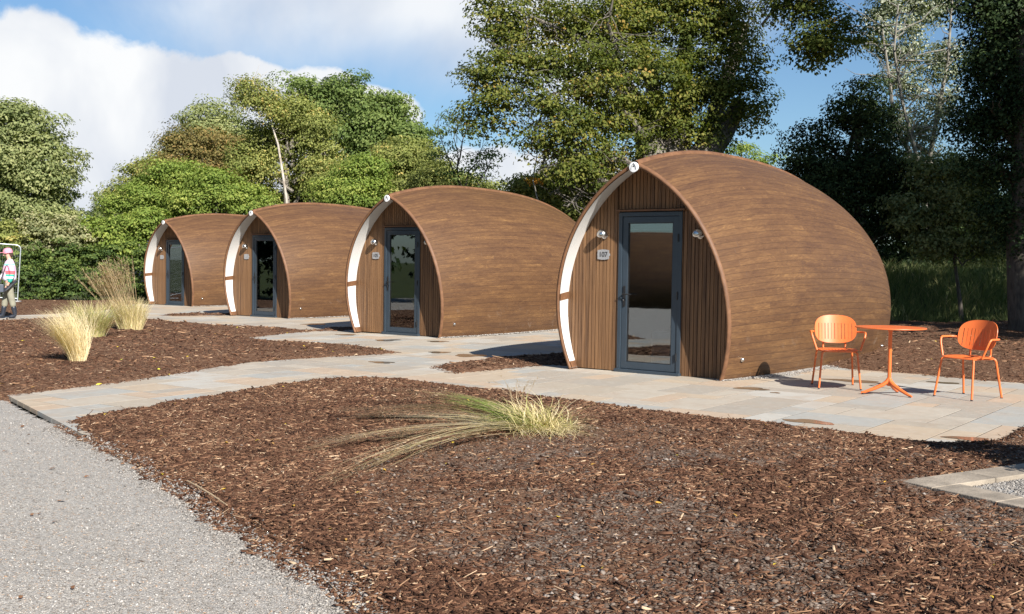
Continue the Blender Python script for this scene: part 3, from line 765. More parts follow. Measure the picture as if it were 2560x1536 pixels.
def pt(t, v, inset=0.0, side=1):
    z = t*(rv(v)-inset*1.25)
    u = (PWm*pv(v)-inset)*sec(t) if inset else PWm*pv(v)*sec(t)
    return (side*max(u, 0.0), v, z)
girth = [0.0]
ts = [i/72 for i in range(73)]
for i in range(1, 73):
    girth.append(girth[-1]+math.hypot(PWm*(sec(ts[i])-sec(ts[i-1])), PH*(ts[i]-ts[i-1])))
def vcol(t, j, n):
    f = front(t); s = j/n
    return f+(VEND-f)*(0.62*s+0.38*math.sin(s*math.pi/2))

def build_shell(parent):
    V = []; UV = []; F = []
    n = 90
    tt = [-0.05]+ts
    for side in (1, -1):
        b = len(V)
        for i, t in enumerate(tt):
            for j in range(n+1):
                tc = max(t, 0)
                v = vcol(tc, j, n)
                x, y, z = pt(tc, v, 0, side)
                if t < 0: z = -0.15
                V.append((x, y, z)); UV.append((y+(20 if side < 0 else 0), (girth[max(i-1, 0)] if t >= 0 else -0.15)+(0 if side > 0 else 8.8)))
        for i in range(len(tt)-1):
            for j in range(n):
                q = (b+i*(n+1)+j, b+i*(n+1)+j+1, b+(i+1)*(n+1)+j+1, b+(i+1)*(n+1)+j)
                F.append(q if side > 0 else q[::-1])
    o = link('shell', np_mesh('shell', V, F, uv=UV), MAT['shell'], parent, smooth=True)
    try: o.data.set_sharp_from_angle(angle=R_(30))
    except Exception: pass
    # inside lining, reaching from the cladding wall backwards
    V = []; F = []
    for side in (1, -1):
        b = len(V)
        for i in range(0, 73, 4):
            for j in range(25):
                v = VD+0.02+(VEND-0.4-VD)*j/24
                V.append(pt(ts[i], v, TH, side))
        for i in range(18):
            for j in range(24):
                q = (b+i*25+j, b+(i+1)*25+j, b+(i+1)*25+j+1, b+i*25+j+1)
                F.append(q if side > 0 else q[::-1])
    link('lining', np_mesh('lining', V, F), MAT['lining'], parent, smooth=True)
    # rim board closing the front edge
    V = []; F = []
    for side in (1, -1):
        b = len(V)
        for i in range(-1, 73):
            t = ts[max(i, 0)]; f = front(t)
            p0 = Vector(pt(t, f, -0.004, side)); p1 = Vector(pt(t, f, TH, side)); p2 = Vector(pt(t, f+0.05, TH-0.001, side)); p3 = Vector(pt(t, f+0.05, -0.004, side))
            if i < 0:
                for p in (p0, p1, p2, p3): p.z = -0.12
            for p in (p0, p1, p2, p3): V.append(p+Vector((0, -0.012, 0)))
        for i in range(73):
            for a, c in ((0, 1), (1, 2), (3, 0)):
                q = (b+i*4+a, b+i*4+c, b+(i+1)*4+c, b+(i+1)*4+a)
                F.append(q if side > 0 else q[::-1])
    link('rim_board', np_mesh('rim_board', [tuple(v) for v in V], F), MAT['rim'], parent)
    # white soffit between rim and wall, in two panels per side, with timber strips between
    def soffit(t0, t1, name, m, lift=0.0):
        for side in (1, -1):
            V = []; F = []
            b = len(V); n = max(2, int((t1-t0)*60))
            for i in range(n+1):
                t = t0+(t1-t0)*i/n; f = front(t)+0.036
                for j in range(4):
                    v = f+(VD+0.03-f)*j/3
                    V.append(pt(t, v, TH+0.003+lift, side))
            for i in range(n):
                for j in range(3):
                    q = (b+i*4+j, b+(i+1)*4+j, b+(i+1)*4+j+1, b+i*4+j+1)
                    F.append(q if side > 0 else q[::-1])
            link(name, np_mesh(name, V, F), m, parent, smooth=True)
    soffit(0.375, 0.985, 'soffit', MAT['white']); soffit(0.035, 0.345, 'soffit', MAT['white'])
    soffit(0.342, 0.378, 'soffit_strip', MAT['rim'], 0.006); soffit(0.0, 0.038, 'soffit_strip', MAT['rim'], 0.006)
    # ridge capping
    V = []; F = []
    n = 60
    for j in range(n+1):
        v = front(1)+(VEND-0.3-front(1))*j/n; z = rv(v)
        for u, dz in ((-0.05, -0.028), (-0.042, 0.012), (0, 0.030), (0.042, 0.012), (0.05, -0.028)): V.append((u, v, z+dz))
    for j in range(n):
        for i in range(4): F.append((j*5+i, (j+1)*5+i, (j+1)*5+i+1, j*5+i+1))
    link('ridge_strip', np_mesh('ridge_strip', V, F), MAT['rim'], parent)

def build_wall(parent):
    def top(u):     # height of the arch over lateral position u
        lo, hi = T0, 1.0
        W_ = PWm*pv(VD)-TH; R = rv(VD)-TH*1.25
        if abs(u) >= W_: return 0
        for _ in range(40):
            m = (lo+hi)/2
            if W_*sec(m) > abs(u): lo = m
            else: hi = m
        return lo*R
    def bottom(u):
        W_ = PWm*pv(VD)-TH; R = rv(VD)-TH*1.25
        if abs(u) < W_*sec(0): return 0
        lo, hi = 0.0, T0
        for _ in range(40):
            m = (lo+hi)/2
            if W_*sec(m) < abs(u): lo = m
            else: hi = m
        return hi*R
    q = MB(); W_ = PWm*pv(VD)-TH; R = rv(VD)-TH*1.25
    DW, DH = 0.4815, 2.141
    pol = [(W_*sec(t)*1.0, t*R) for t in [i/40 for i in range(41)]]
    outline = [(x, z) for x, z in pol]+[(-x, z) for x, z in pol[-2::-1]]
    # backing in three pieces around the door opening
    def clipu(lo, hi, z0=0):
        us = [lo+(hi-lo)*i/16 for i in range(17)]
        up = [(u, top(u)) for u in us]; dn = [(u, max(z0, bottom(u))) for u in us]
        p = dn+up[::-1]
        q.prism([(a, b) for a, b in p], VD+0.012, VD+0.04, lambda x, y, z: (x, z, y))
    clipu(-W_+0.002, -DW-0.021); clipu(DW-0.021, W_-0.002); clipu(-DW-0.021, DW-0.021, DH)
    q.build('wall_panel', MAT['back'], parent)
    q = MB(); P_ = 0.056; n = int(W_/P_)+1
    def slat(u0, u1, zlo):
        u0, u1 = max(u0, -W_+0.003), min(u1, W_-0.003)
        if u1-u0 < 0.006: return
        us = [u0+(u1-u0)*k/4 for k in range(5)]
        up = [(u, top(u)-0.002) for u in us]; dn = [(u, max(zlo, bottom(u)+0.002)) for u in us]
        if min(a_[1]-b_[1] for a_, b_ in zip(up, dn)) < 0.01: return
        q.prism(dn+up[::-1], VD-0.020, VD+0.012, lambda x, y, z: (x, z, y))
    for i in range(-n, n+1):
        u0, u1 = i*P_-0.0235, i*P_+0.0235
        if u1 > -DW-0.02 and u0 < DW-0.02:
            if u0 < -DW-0.021: slat(u0, -DW-0.021, 0.012)
            if u1 > DW-0.021: slat(DW-0.021, u1, 0.012)
            slat(u0, u1, DH+0.045)
        else: slat(u0, u1, 0.012)
    q.build('slat_cladding', MAT['slat'], parent)
    q = MB(); q.box(-DW-0.03, DW+0.05, VD-0.075, VD+0.0, DH+0.012, DH+0.034)
    q.build('drip_board', MAT['rim'], parent)
    DU = -0.021
    # door
    q = MB(); f = VD-0.035; bk = VD+0.035
    q.box(-DW, -DW+0.055, f, bk, 0.0, DH); q.box(DW-0.055, DW, f, bk, 0.0, DH); q.box(-DW+0.055, DW-0.055, f, bk, DH-0.055, DH)
    q.box(-DW-0.012, DW+0.012, f-0.05, bk, -0.02, 0.045)
    q.build('door_frame', MAT['frame'], parent, bevel=0.004)
    d = MB(); x0 = -DW+0.060; x1 = DW-0.060; z0 = 0.050; z1 = DH-0.060; s = 0.082; g0 = f+0.012
    d.box(x0, x0+s, g0, bk-0.01, z0, z1); d.box(x1-s, x1, g0, bk-0.01, z0, z1)
    d.box(x0+s, x1-s, g0, bk-0.01, z1-s, z1); d.box(x0+s, x1-s, g0, bk-0.01, z0, z0+s+0.01)
    door = d.build('door', MAT['frame'], parent, bevel=0.004)
    p = MB(); a0, a1, b0, b1 = x0+s, x1-s, z0+s+0.01, z1-s
    p.box(a0-0.002, a1+0.002, g0+0.022, g0+0.028, b0-0.002, b1+0.002)
    p.build('glass', MAT['glass'], door)
    k = MB(); e = 0.009
    for (xa, xb, za, zb) in ((a0, a0+e, b0, b1), (a1-e, a1, b0, b1), (a0+e, a1-e, b0, b0+e), (a0+e, a1-e, b1-e, b1)): k.box(xa, xb, g0+0.008, g0+0.021, za, zb)
    k.build('gasket', MAT['gasket'], door)
    h = MB(); hx = x0+0.040; hz = 1.02
    h.prism([(hx+0.016*math.cos(a)*1.0, hz+(0.125 if math.sin(a) > 0 else -0.125)+0.016*math.sin(a)) for a in [i*math.pi/8 for i in range(16)]], g0-0.012, g0+0.001, lambda x, y, z: (x, z, y))
    h.tube([(hx, g0-0.01, hz+0.03), (hx, g0-0.055, hz+0.03)], 0.010, 10)
    h.tube([(hx-0.005, g0-0.055, hz+0.03), (hx+0.05, g0-0.060, hz+0.03), (hx+0.135, g0-0.055, hz+0.028)], [0.010, 0.009, 0.007], 10)
    h.build('handle', MAT['gasket'], door, smooth=True)
    kk = MB(); kk.lathe([(0.008, 0), (0.008, 0.01), (0.004, 0.012)], 16, (hx, g0-0.012, hz-0.05), Matrix.Rotation(R_(90), 4, 'X'))
    kk.build('lock', MAT['steel'], door, smooth=True)
    for z in (0.25, 1.05, 1.80):
        hg = MB(); hg.tube([(DW-0.052, f-0.006, z-0.05), (DW-0.052, f-0.006, z+0.05)], 0.011, 10); hg.build('hinge', MAT['gasket'], door, smooth=True)
    for o_ in parent.children:
        if o_.name.split('.')[0] in ('door_frame', 'door', 'drip_board'): o_.location.x = DU
    # wall lamps
    for sx in (-1, 1):
        u = 0.725*sx; z = 1.845
        L = MB(); Rm = Matrix.Rotation(R_(90), 4, 'X')
        L.lathe([(0.05, 0), (0.05, 0.018), (0.035, 0.024)], 24, (u, VD-0.019, z-0.01), Rm)
        L.tube([(u, VD-0.03, z-0.01), (u, VD-0.075, z+0.005)], 0.014, 12)
        lamp = L.build('wall_lamp', MAT['steel'], parent, smooth=True)
        S_ = MB(); Rt = Matrix.Rotation(R_(18), 4, 'X')
        prof = [(0.004, 0.072)]+[(0.074*math.cos(a), 0.074*math.sin(a)) for a in [R_(85-8*i) for i in range(13)]]+[(0.066, -0.022), (0.060, 0.02)]
        S_.lathe(prof, 28, (u, VD-0.098, z), Rt)
        S_.build('lamp_shade', MAT['steel'], lamp, smooth=True)
        Bb = MB(); Bb.lathe([(0.03, -0.03), (0.045, -0.012), (0.045, 0.02)], 20, (u, VD-0.098, z), Rt); Bb.build('lamp_glass', MAT['ink'], lamp, smooth=True)
    return DW, DH, (a0, a1, b0, b1, g0)

def text_mesh(s, size, depth=0.002):
    c = bpy.data.curves.new('tx', 'FONT'); c.body = s; c.size = size; c.extrude = depth; c.align_x = 'CENTER'; c.align_y = 'CENTER'; c.space_character = 0.95
    o = bpy.data.objects.new('tx', c); COL.objects.link(o)
    dg = bpy.context.evaluated_depsgraph_get(); me = bpy.data.meshes.new_from_object(o.evaluated_get(dg))
    bpy.data.objects.remove(o); bpy.data.curves.remove(c)
    me.transform(Matrix.Rotation(R_(90), 4, 'X'))
    return me

def build_pod(idx, number, blind, interior):
    x, y, a, z = PODS[idx]
    root = empty('camping_pod', (x, y, z), -R_(a))
    build_shell(root)
    DW, DH, (a0, a1, b0, b1, g0) = build_wall(root)
    # plaque
    q = MB(); pz, pu = 1.575, -0.745
    pol = []
    hw, hh = 0.092, 0.070
    for i in range(9): pol.append((pu-hw+2*hw*i/8, pz+hh-0.010+0.010*math.sin(math.pi*i/8)))
    for i in range(9): pol.append((pu+hw-2*hw*i/8, pz-hh+0.010-0.010*math.sin(math.pi*i/8)))
    q.prism(pol, VD-0.036, VD-0.030, lambda x, y, z: (x, z, y))
    q.prism([(pu-hw-0.009, pz-0.016), (pu+hw+0.009, pz-0.016), (pu+hw+0.009, pz+0.016), (pu-hw-0.009, pz+0.016)], VD-0.029, VD-0.020, lambda x, y, z: (x, z, y))
    pl = q.build('number_plaque', MAT['plate'], root)
    if number:
        me = text_mesh(number, 0.098); tx = link('number', me, MAT['ink'], pl); tx.location = (pu, VD-0.0375, pz)
    # badge at the ridge end
    f1_ = front(1.0); zt = rv(f1_)
    q = MB(); Rm = Matrix.Rotation(R_(90), 4, 'X'); bz = zt-0.055
    q.lathe([(0.020, 0), (0.062, 0.0), (0.066, 0.006), (0.066, 0.026), (0.055, 0.028)], 36, (0, f1_-0.014, bz), Rm)
    bd = q.build('badge', MAT['badge'], root, smooth=True)
    q = MB(); yy = f1_-0.043
    for s in (-1, 1):
        arc = [(s*0.036*math.cos(R_(0))*1.0, -0.030)]+[(s*(0.036-0.036*(k/8)**1.8), -0.030+0.078*(k/8)**0.8) for k in range(1, 9)]
        w_ = 0.0032 if s < 0 else 0.0058
        for p0, p1 in zip(arc[:-1], arc[1:]): q.tube([(p0[0], yy, bz+p0[1]), (p1[0], yy, bz+p1[1])], w_, 6)
    q.build('badge_mark', MAT['grey'], bd)
    q = MB(); q.lathe([(0.010, 0), (0.010, 0.004)], 16, (0, yy+0.002, bz+0.010), Rm); q.build('badge_dot', MAT['ink'], bd)
    # vent knob low on the side
    tv = 0.095; v0 = 0.27
    P0 = Vector(pt(tv, v0)); q = MB(); q.lathe([(0.030, 0), (0.030, 0.008), (0.020, 0.03), (0.012, 0.034)], 16, P0, Matrix.Rotation(R_(90), 4, 'Y')); q.build('vent_knob', MAT['steel'], root, smooth=True)
    q = MB(); P0 = Vector(pt(0.06, 5.62)); q.lathe([(0.030, 0), (0.030, 0.008), (0.020, 0.03), (0.012, 0.034)], 16, P0, Matrix.Rotation(R_(90), 4, 'Y')); q.build('vent_knob', MAT['steel'], root, smooth=True)
    # blind, rolled at the top of the door glass
    q = MB(); q.box(a0+0.01, a1-0.01, g0+0.045, g0+0.060, b1-blind, b1+0.005); bl = q.build('blind', MAT['blind'], root); bl.location.x = -0.021
    q = MB(); q.tube([(a0+0.008, g0+0.052, b1-blind), (a1-0.008, g0+0.052, b1-blind)], 0.012, 10); q.tube([(a0, g0+0.07, b1-0.01), (a1, g0+0.07, b1-0.01)], 0.022, 10)
    q.build('blind_rail', MAT['badge'], bl, smooth=True)
    # inside: floor, partition and fittings dimly seen through the glass
    q = MB(); q.box(-1.15, 1.15, VD+0.06, 5.6, 0.0, 0.03); q.build('interior_floor', MAT['lining'], root)
    q = MB(); q.box(-1.15, 1.15, 3.4, 3.46, 0.03, 1.9); q.build('partition', MAT['lining'], root)
    if interior == 0:
        q = MB(); q.box(0.12, 0.42, 1.9, 2.2, 0.03, 0.70); q.box(0.05, 0.50, 1.85, 2.25, 0.72, 0.75); q.build('side_table', MAT['cab'], root)
        q = MB(); q.box(-0.62, -0.10, 1.3, 3.0, 0.03, 0.48); q.build('bed_base', MAT['cab'], root)
    elif interior == 1:
        q = MB(); q.box(0.15, 0.75, 1.6, 2.1, 0.62, 0.66); q.box(0.2, 0.24, 1.65, 2.05, 0.03, 0.62); q.build('side_table', MAT['cab'], root)
        q = MB(); q.box(-0.75, -0.12, 0.9, 3.0, 0.03, 0.50); q.build('bed_base', MAT['cab'], root)
    elif interior == 2:
        q = MB(); q.box(-0.6, 0.9, 1.25, 1.28, 1.28, 1.33); q.box(-0.6, 0.9, 1.25, 1.28, 0.90, 0.93); q.build('shelf', MAT['cab'], root)
        q = MB(); q.box(-0.75, 0.05, 0.9, 3.0, 0.03, 0.60); q.build('bed_base', MAT['cab'], root)
    else:
        q = MB()
        for i in range(10): q.tube([(-0.40+i*0.045, 0.62+0.02*(i % 2), 0.05), (-0.40+i*0.028, 0.62+0.02*(i % 2), 1.7)], 0.026, 6)
        q.build('curtain', MAT['red'], root, smooth=True)
    if idx == 4: return root
    # ring of gravel round the foot
    n = 120; V = []; F = []; wd = 0.13
    for side in (1, -1):
        b = len(V)
        for i in range(n+1):
            v = -0.02+i*(VEND-0.2)/n; u = PWm*pv(v)*sec(0)
            wob = wd*(0.7+0.5*math.sin(v*3.1+idx)+0.3*math.sin(v*7.7))*(1.5 if idx == 0 and side > 0 else 1)
            wob *= min(1, 0.15+v/0.5)
            V += [(side*(u-0.05), v, 0.018), (side*(u+wob*0.55), v, 0.012), (side*(u+wob+0.03), v, -0.012)]
        for i in range(n):
            for j in range(2):
                q_ = (b+i*3+j, b+i*3+j+1, b+(i+1)*3+j+1, b+(i+1)*3+j)
                F.append(q_ if side > 0 else q_[::-1])
    o = link('gravel_strip', np_mesh('gravel_strip', V, F), MAT['gravel_dk'])
    o.location = root.location; o.rotation_euler = root.rotation_euler
    o.location.z = gz(root.location.x)
    tag(o, kind='structure')
    # loose stones on it
    n = 5000 if idx == 0 else 1800
    v = rng.uniform(0, 6.5, n); s = np.ones(n)
    u = np.array([PWm*pv(a)*sec(0) for a in v]) + np.abs(rng.normal(0, 0.07 if idx else 0.10, n))*np.clip(0.2+v, 0, 1)
    ca, sa = math.cos(R_(a)), math.sin(R_(a))
    X = x+u*ca+v*sa; Y = y-u*sa+v*ca
    so = stones(X, Y, GA*X+GB+0.008, (0.006+0.007*rng.random(n))*(1 if idx == 0 else 1.6), rng.random(n)*0.95, 'foot_gravel', st_m)
    tag(so, ['grey stones along the foot of the pod nearest the camera', 'grey stones along the foot of the second pod', 'grey stones along the foot of the third pod', 'grey stones along the foot of the farthest pod'][idx], 'gravel', kind='stuff')
    return root
labels = ['largest and nearest rounded timber pod, plaque 107 beside its glazed door', 'second timber pod from the right, pale blind in the top of its door',
          'third timber pod along the row, white bars visible behind its door glass', 'farthest timber pod in the row, leftmost, red cloth behind its door glass']
for i, (num, bl_, it) in enumerate((('107', 0.09, 0), ('105', 0.24, 1), ('', 0.10, 2), ('', 0.13, 3))):
    tag(build_pod(i, num, bl_, it), labels[i], 'camping pod', 'row of rounded timber pods')
tag(build_pod(4, '', 0.1, 3), 'timber pod across the drive outside the left edge, mirrored in the nearest glass door', 'camping pod', 'row of rounded timber pods')

# ------------------------------------------------------------------ vegetation
CAMP = Vector((0, 0, EYE))
def at(px, py, Y):
    """point seen at (px, py) of the 2474-wide survey picture, standing Y metres ahead"""
    d = Fv + Xc*((px*1.0348-1280)/FPX) + Yc*((768-py*1.0348)/FPX)
    return CAMP + d*(Y/d.y)
def msz(p, Y): return p*1.0348/FPX*Y
def unit(a): return a/np.maximum(1e-9, np.linalg.norm(a, axis=-1, keepdims=True))
def leaf_quads(P, Nn, size, r, asp=0.62):
    n = len(P)
    a = unit(np.cross(Nn, r.normal(size=(n, 3)))); b = np.cross(Nn, a)
    s = (size*r.uniform(0.6, 1.35, n))[:, None]
    bend = Nn*s*0.18
    V = np.stack([P-a*s*0.5-bend, P+b*s*asp*0.5, P+a*s*0.5-bend, P-b*s*asp*0.5], 1)
    F = np.arange(n*4).reshape(n, 4)
    return V.reshape(-1, 3), F
def crown_mesh(lobes, leaf, nleaf, r, clump=0.45, shell=0.7, droop=0.0, spread=0.13, up=0.55, flat=0.48, tint0=0.0, per=None, subr=0.34, nsub=3.2, coref=0.16, cvar=0.14):
    """lobes: (cx, cy, cz, rx, ry, rz[, tint shift, weight])"""
    Ls = np.array([l[:6] for l in lobes], float)
    sh = np.array([(l[6] if len(l) > 6 else 0.0) for l in lobes]); wt = np.array([(l[7] if len(l) > 7 else 1.0) for l in lobes])
    area = (Ls[:, 3]*Ls[:, 5]+Ls[:, 4]*Ls[:, 5]+Ls[:, 3]*Ls[:, 4])*wt
    per = per or 70
    nc = max(6, int(nleaf/per))
    # boughs: each lobe breaks up into rounded masses, and each mass into leaf clumps
    sub = []; ssh = []
    for l, s_, a_, w_ in zip(Ls, sh, area, wt):
        R3 = l[3:6].mean(); sr = max(clump*1.1, R3*subr); m_ = int(np.clip(nsub*(R3/sr)**2*w_, 3, 60))
        d = unit(r.normal(size=(m_, 3))); rad = r.uniform(0.55, 0.95, m_)[:, None]
        c = l[:3]+d*rad*np.maximum(0.1, l[3:6]-sr*0.45)
        k_ = sr*r.uniform(0.65, 1.25, m_)
        for ci, ki in zip(c, k_): sub.append((*ci, ki*1.1, ki*1.1, ki*0.85))
        ssh += list(s_+r.normal(0, 0.10, m_))
    sub = np.array(sub); ssh = np.array(ssh)
    core = r.random(nc) < coref
    k0 = r.choice(len(Ls), nc, p=area/area.sum()); ks = r.choice(len(sub), nc, p=sub[:, 3]**2/(sub[:, 3]**2).sum())
    d = unit(r.normal(size=(nc, 3))+np.array([0, 0, 0.25]))
    rad = np.where(r.random(nc) < shell, r.uniform(0.80, 1.04, nc), r.uniform(0.2, 0.85, nc))
    E6 = np.where(core[:, None], Ls[k0]*np.array([1, 1, 1, .7, .7, .7]), sub[ks])
    C = E6[:, :3]+d*rad[:, None]*E6[:, 3:6]
    outw = unit(d/E6[:, 3:6])
    base_t = np.where(core, sh[k0], ssh[ks])
    cs = clump*r.uniform(0.5, 1.35, nc)
    ct = r.normal(0, cvar, nc)+base_t+tint0
    m = np.maximum(4, (per*(cs/clump)**2*r.uniform(0.6, 1.4, nc))).astype(int)
    idx = np.repeat(np.arange(nc), m)
    n = len(idx)
    off = r.normal(size=(n, 3))*np.array([1, 1, flat])*0.5
    od = unit(off); off = od*(np.linalg.norm(off, axis=1)**0.35)[:, None]*np.array([.85, .85, flat])
    P = C[idx]+off*cs[idx][:, None]
    if droop: P[:, 2] -= droop*cs[idx]*r.random(n)*np.abs(off[:, 0]+off[:, 1])
    N_ = unit(outw[idx]*0.35+od*0.75+np.array([0, 0, up*0.8])+r.normal(size=(n, 3))*0.30)
    V, F = leaf_quads(P, N_, leaf, r)
    tn = np.clip(0.5+ct[idx]+r.normal(0, spread, n), 0, 1)
    return V, F, np.repeat(tn, 4), C
def wobble(p0, p1, n, amt, r):
    pts = []
    for i in range(n+1):
        s = i/n; p = Vector(p0).lerp(Vector(p1), s)
        if 0 < i < n: p += Vector(r.normal(size=3)*amt)
        pts.append(p)
    return pts
def tree(label, cat, Y, lobes, leaf, nleaf, lm, bm_, base_px=None, trunk_r=0.25, clump=0.45, seed=1, name='tree', group=None, depth=0.85, limbs=True, extra=None, twigs=4, kw={}):
    r = np.random.default_rng(seed)
    LL = []
    for l in lobes:
        px, py, rx, ry = l[:4]; dy = l[4] if len(l) > 4 else 0.0
        c = at(px, py, Y+dy); a, b = msz(rx, Y), msz(ry, Y)
        LL.append((c.x, c.y, c.z, a, (a+b)/2*depth, b) + tuple(l[5:7]))
    cx = sum(l[0]*l[3] for l in LL)/sum(l[3] for l in LL)
    bx = at(base_px, 600, Y).x if base_px else cx
    root = empty(name, (bx, Y, gz(max(-30, min(30, bx)))))
    tag(root, label, cat, group)
    V, F, tn, C = crown_mesh(LL, leaf, nleaf, r, clump, **kw)
    V = V-np.array(root.location)
    link('crown', np_mesh('crown', V, F, tn), lm, root)
    q = MB(); B = Vector((bx, Y, root.location.z-0.1)); top = max(LL, key=lambda l: l[2])
    T = Vector((top[0], top[1], top[2]+top[5]*0.5))
    H = T-B
    tp = [B, B+H*0.15+Vector((r.normal()*.1, 0, 0)), B+H*0.4+Vector((r.normal()*.2, r.normal()*.2, 0)), B+H*0.7+Vector((r.normal()*.25, r.normal()*.2, 0)), T]
    rr = [trunk_r*1.35, trunk_r, trunk_r*0.75, trunk_r*0.45, trunk_r*0.1]
    if not extra: q.tube(tp, rr, 9)
    if limbs:
        for l in LL:
            c = Vector(l[:3]); s = min(0.8, max(0.18, (c.z-l[5]*1.2-B.z)/max(1, H.z)))
            p0 = B+H*s
            q.tube(wobble(p0, c, 4, 0.03*(c-p0).length, r), [trunk_r*0.42, trunk_r*.34, trunk_r*.27, trunk_r*.2, trunk_r*.13], 6)
            for _ in range(twigs):
                d = Vector(unit(r.normal(size=3))); d.y -= 0.5
                e = c+Vector((d.x*l[3], d.y*l[4], d.z*l[5]))*0.95
                q.tube(wobble(c.lerp(p0, r.random()*0.5), e, 5, 0.04*(e-c).length, r), [trunk_r*.12, trunk_r*.1, trunk_r*.08, trunk_r*.055, trunk_r*.03, 0.008], 5)
    if extra: extra(q, r)
    q.v = [tuple(Vector(p)-root.location) for p in q.v]
    q.build('trunk', bm_, root, smooth=True)
    return root

GREEN = [(0.0, (0.030, 0.052, 0.012)), (0.45, (0.070, 0.105, 0.022)), (0.8, (0.125, 0.165, 0.036)), (1.0, (0.20, 0.23, 0.06))]
LM = dict(
    oak=leaf_mat('oak_leaves', [(0.0, (0.048, 0.079, 0.028)), (0.5, (0.119, 0.168, 0.048)), (1.0, (0.247, 0.296, 0.099))]),
    chest=leaf_mat('grey_green_leaves', [(0.0, (0.097, 0.124, 0.053)), (0.5, (0.205, 0.233, 0.097)), (1.0, (0.372, 0.373, 0.177))]),
    bright=leaf_mat('bright_leaves', [(0.0, (0.080, 0.128, 0.026)), (0.5, (0.179, 0.240, 0.050)), (1.0, (0.376, 0.399, 0.105))]),
    olive=leaf_mat('olive_leaves', [(0.0, (0.103, 0.120, 0.039)), (0.5, (0.218, 0.243, 0.071)), (0.85, (0.361, 0.348, 0.118)), (1.0, (0.496, 0.369, 0.127))]),
    rust=leaf_mat('rusty_leaves', [(0.0, (0.098, 0.084, 0.036)), (0.5, (0.204, 0.177, 0.063)), (1.0, (0.391, 0.234, 0.099))]),
    beech=leaf_mat('beech_leaves', [(0.0, (0.041, 0.058, 0.016)), (0.4, (0.095, 0.120, 0.025)), (0.75, (0.190, 0.191, 0.045)), (0.93, (0.245, 0.200, 0.056)), (1.0, (0.334, 0.210, 0.056))]),
    silver=leaf_mat('silvery_leaves', [(0.0, (0.084, 0.108, 0.060)), (0.5, (0.228, 0.252, 0.168)), (1.0, (0.504, 0.516, 0.432))], 0.3),
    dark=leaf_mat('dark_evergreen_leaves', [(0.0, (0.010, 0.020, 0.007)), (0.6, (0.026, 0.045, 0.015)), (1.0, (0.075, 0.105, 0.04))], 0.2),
    hedge=leaf_mat('hedge_leaves', [(0.0, (0.032, 0.060, 0.019)), (0.5, (0.081, 0.124, 0.034)), (1.0, (0.196, 0.241, 0.066))]),
    pale=leaf_mat('pale_shrub_leaves', [(0.0, (0.142, 0.165, 0.078)), (0.5, (0.283, 0.286, 0.147)), (1.0, (0.499, 0.444, 0.276))]),
    autumn=leaf_mat('autumn_leaves', [(0.0, (0.30, 0.12, 0.02)), (0.5, (0.45, 0.20, 0.03)), (1.0, (0.50, 0.36, 0.05))]),
)
BK = dict(darkgrey=bark_mat('beech_bark', (0.05, 0.042, 0.035), (0.17, 0.15, 0.125)), grey=bark_mat('grey_bark', (0.10, 0.085, 0.07), (0.26, 0.23, 0.19)), dark=bark_mat('dark_bark', (0.035, 0.028, 0.022), (0.10, 0.085, 0.065)),
          birch=bark_mat('birch_bark', (0.20, 0.16, 0.12), (0.46, 0.41, 0.35), 4), pale=bark_mat('pale_bark', (0.12, 0.11, 0.09), (0.28, 0.26, 0.22)))

# far left, beyond the hedge
tree('large round grey green tree at the far left behind the hedge', 'tree', 62, [(10, 320, 80, 60), (62, 305, 55, 42), (95, 370, 45, 45), (0, 440, 90, 90), (110, 455, 58, 62), (60, 520, 90, 60), (135, 540, 50, 55), (160, 585, 45, 50), (30, 385, 70, 60), (20, 600, 120, 60), (100, 600, 90, 50)],
     0.185, 70000, LM['chest'], BK['grey'], 20, 0.5, 1.15, 11, kw=dict(per=150, shell=0.9, spread=0.14, up=0.7))
tree('small rounded tree left of the birch, behind the shrubs', 'tree', 58, [(345, 420, 55, 45), (310, 470, 45, 60), (380, 450, 50, 60), (340, 510, 70, 60)], 0.13, 26000, LM['olive'], BK['grey'], 340, 0.3, 0.8, 12, kw=dict(per=90, shell=0.85))
tree('distant grey tree low on the skyline beside the cloud', 'tree', 75, [(250, 520, 40, 35), (225, 545, 40, 30), (285, 530, 40, 40)], 0.22, 5000, LM['chest'], BK['grey'], 250, 0.3, 0.9, 13, kw=dict(tint0=-0.2))
tree('domed green tree left of the birch with a smooth round top', 'tree', 60, [(515, 310, 58, 48), (465, 350, 50, 50), (560, 340, 50, 50), (430, 390, 40, 50), (510, 400, 100, 60), (480, 470, 100, 60)], 0.145, 50000, LM['chest'], BK['grey'], 510, 0.4, 0.9, 14, kw=dict(per=110, shell=0.88, tint0=0.05))
tree('brownish green tree left of the birch, turning rusty', 'tree', 49, [(440, 360, 50, 50), (490, 345, 50, 42), (550, 370, 50, 50), (430, 430, 55, 60), (520, 430, 80, 60), (470, 490, 90, 60)], 0.105, 46000, LM['rust'], BK['grey'], 480, 0.3, 0.7, 15)
tree('dark oak behind the birch with a lumpy crown against the sky', 'tree', 66, [(735, 228, 42, 34), (795, 240, 50, 40), (845, 235, 45, 38), (900, 260, 50, 42), (945, 275, 48, 50), (985, 330, 45, 55), (860, 310, 90, 70), (760, 300, 80, 60), (930, 370, 90, 70), (1000, 400, 45, 60), (850, 400, 110, 80)],
     0.175, 70000, LM['oak'], BK['dark'], 860, 0.5, 1.0, 16, kw=dict(per=110, shell=0.85, tint0=0.08))
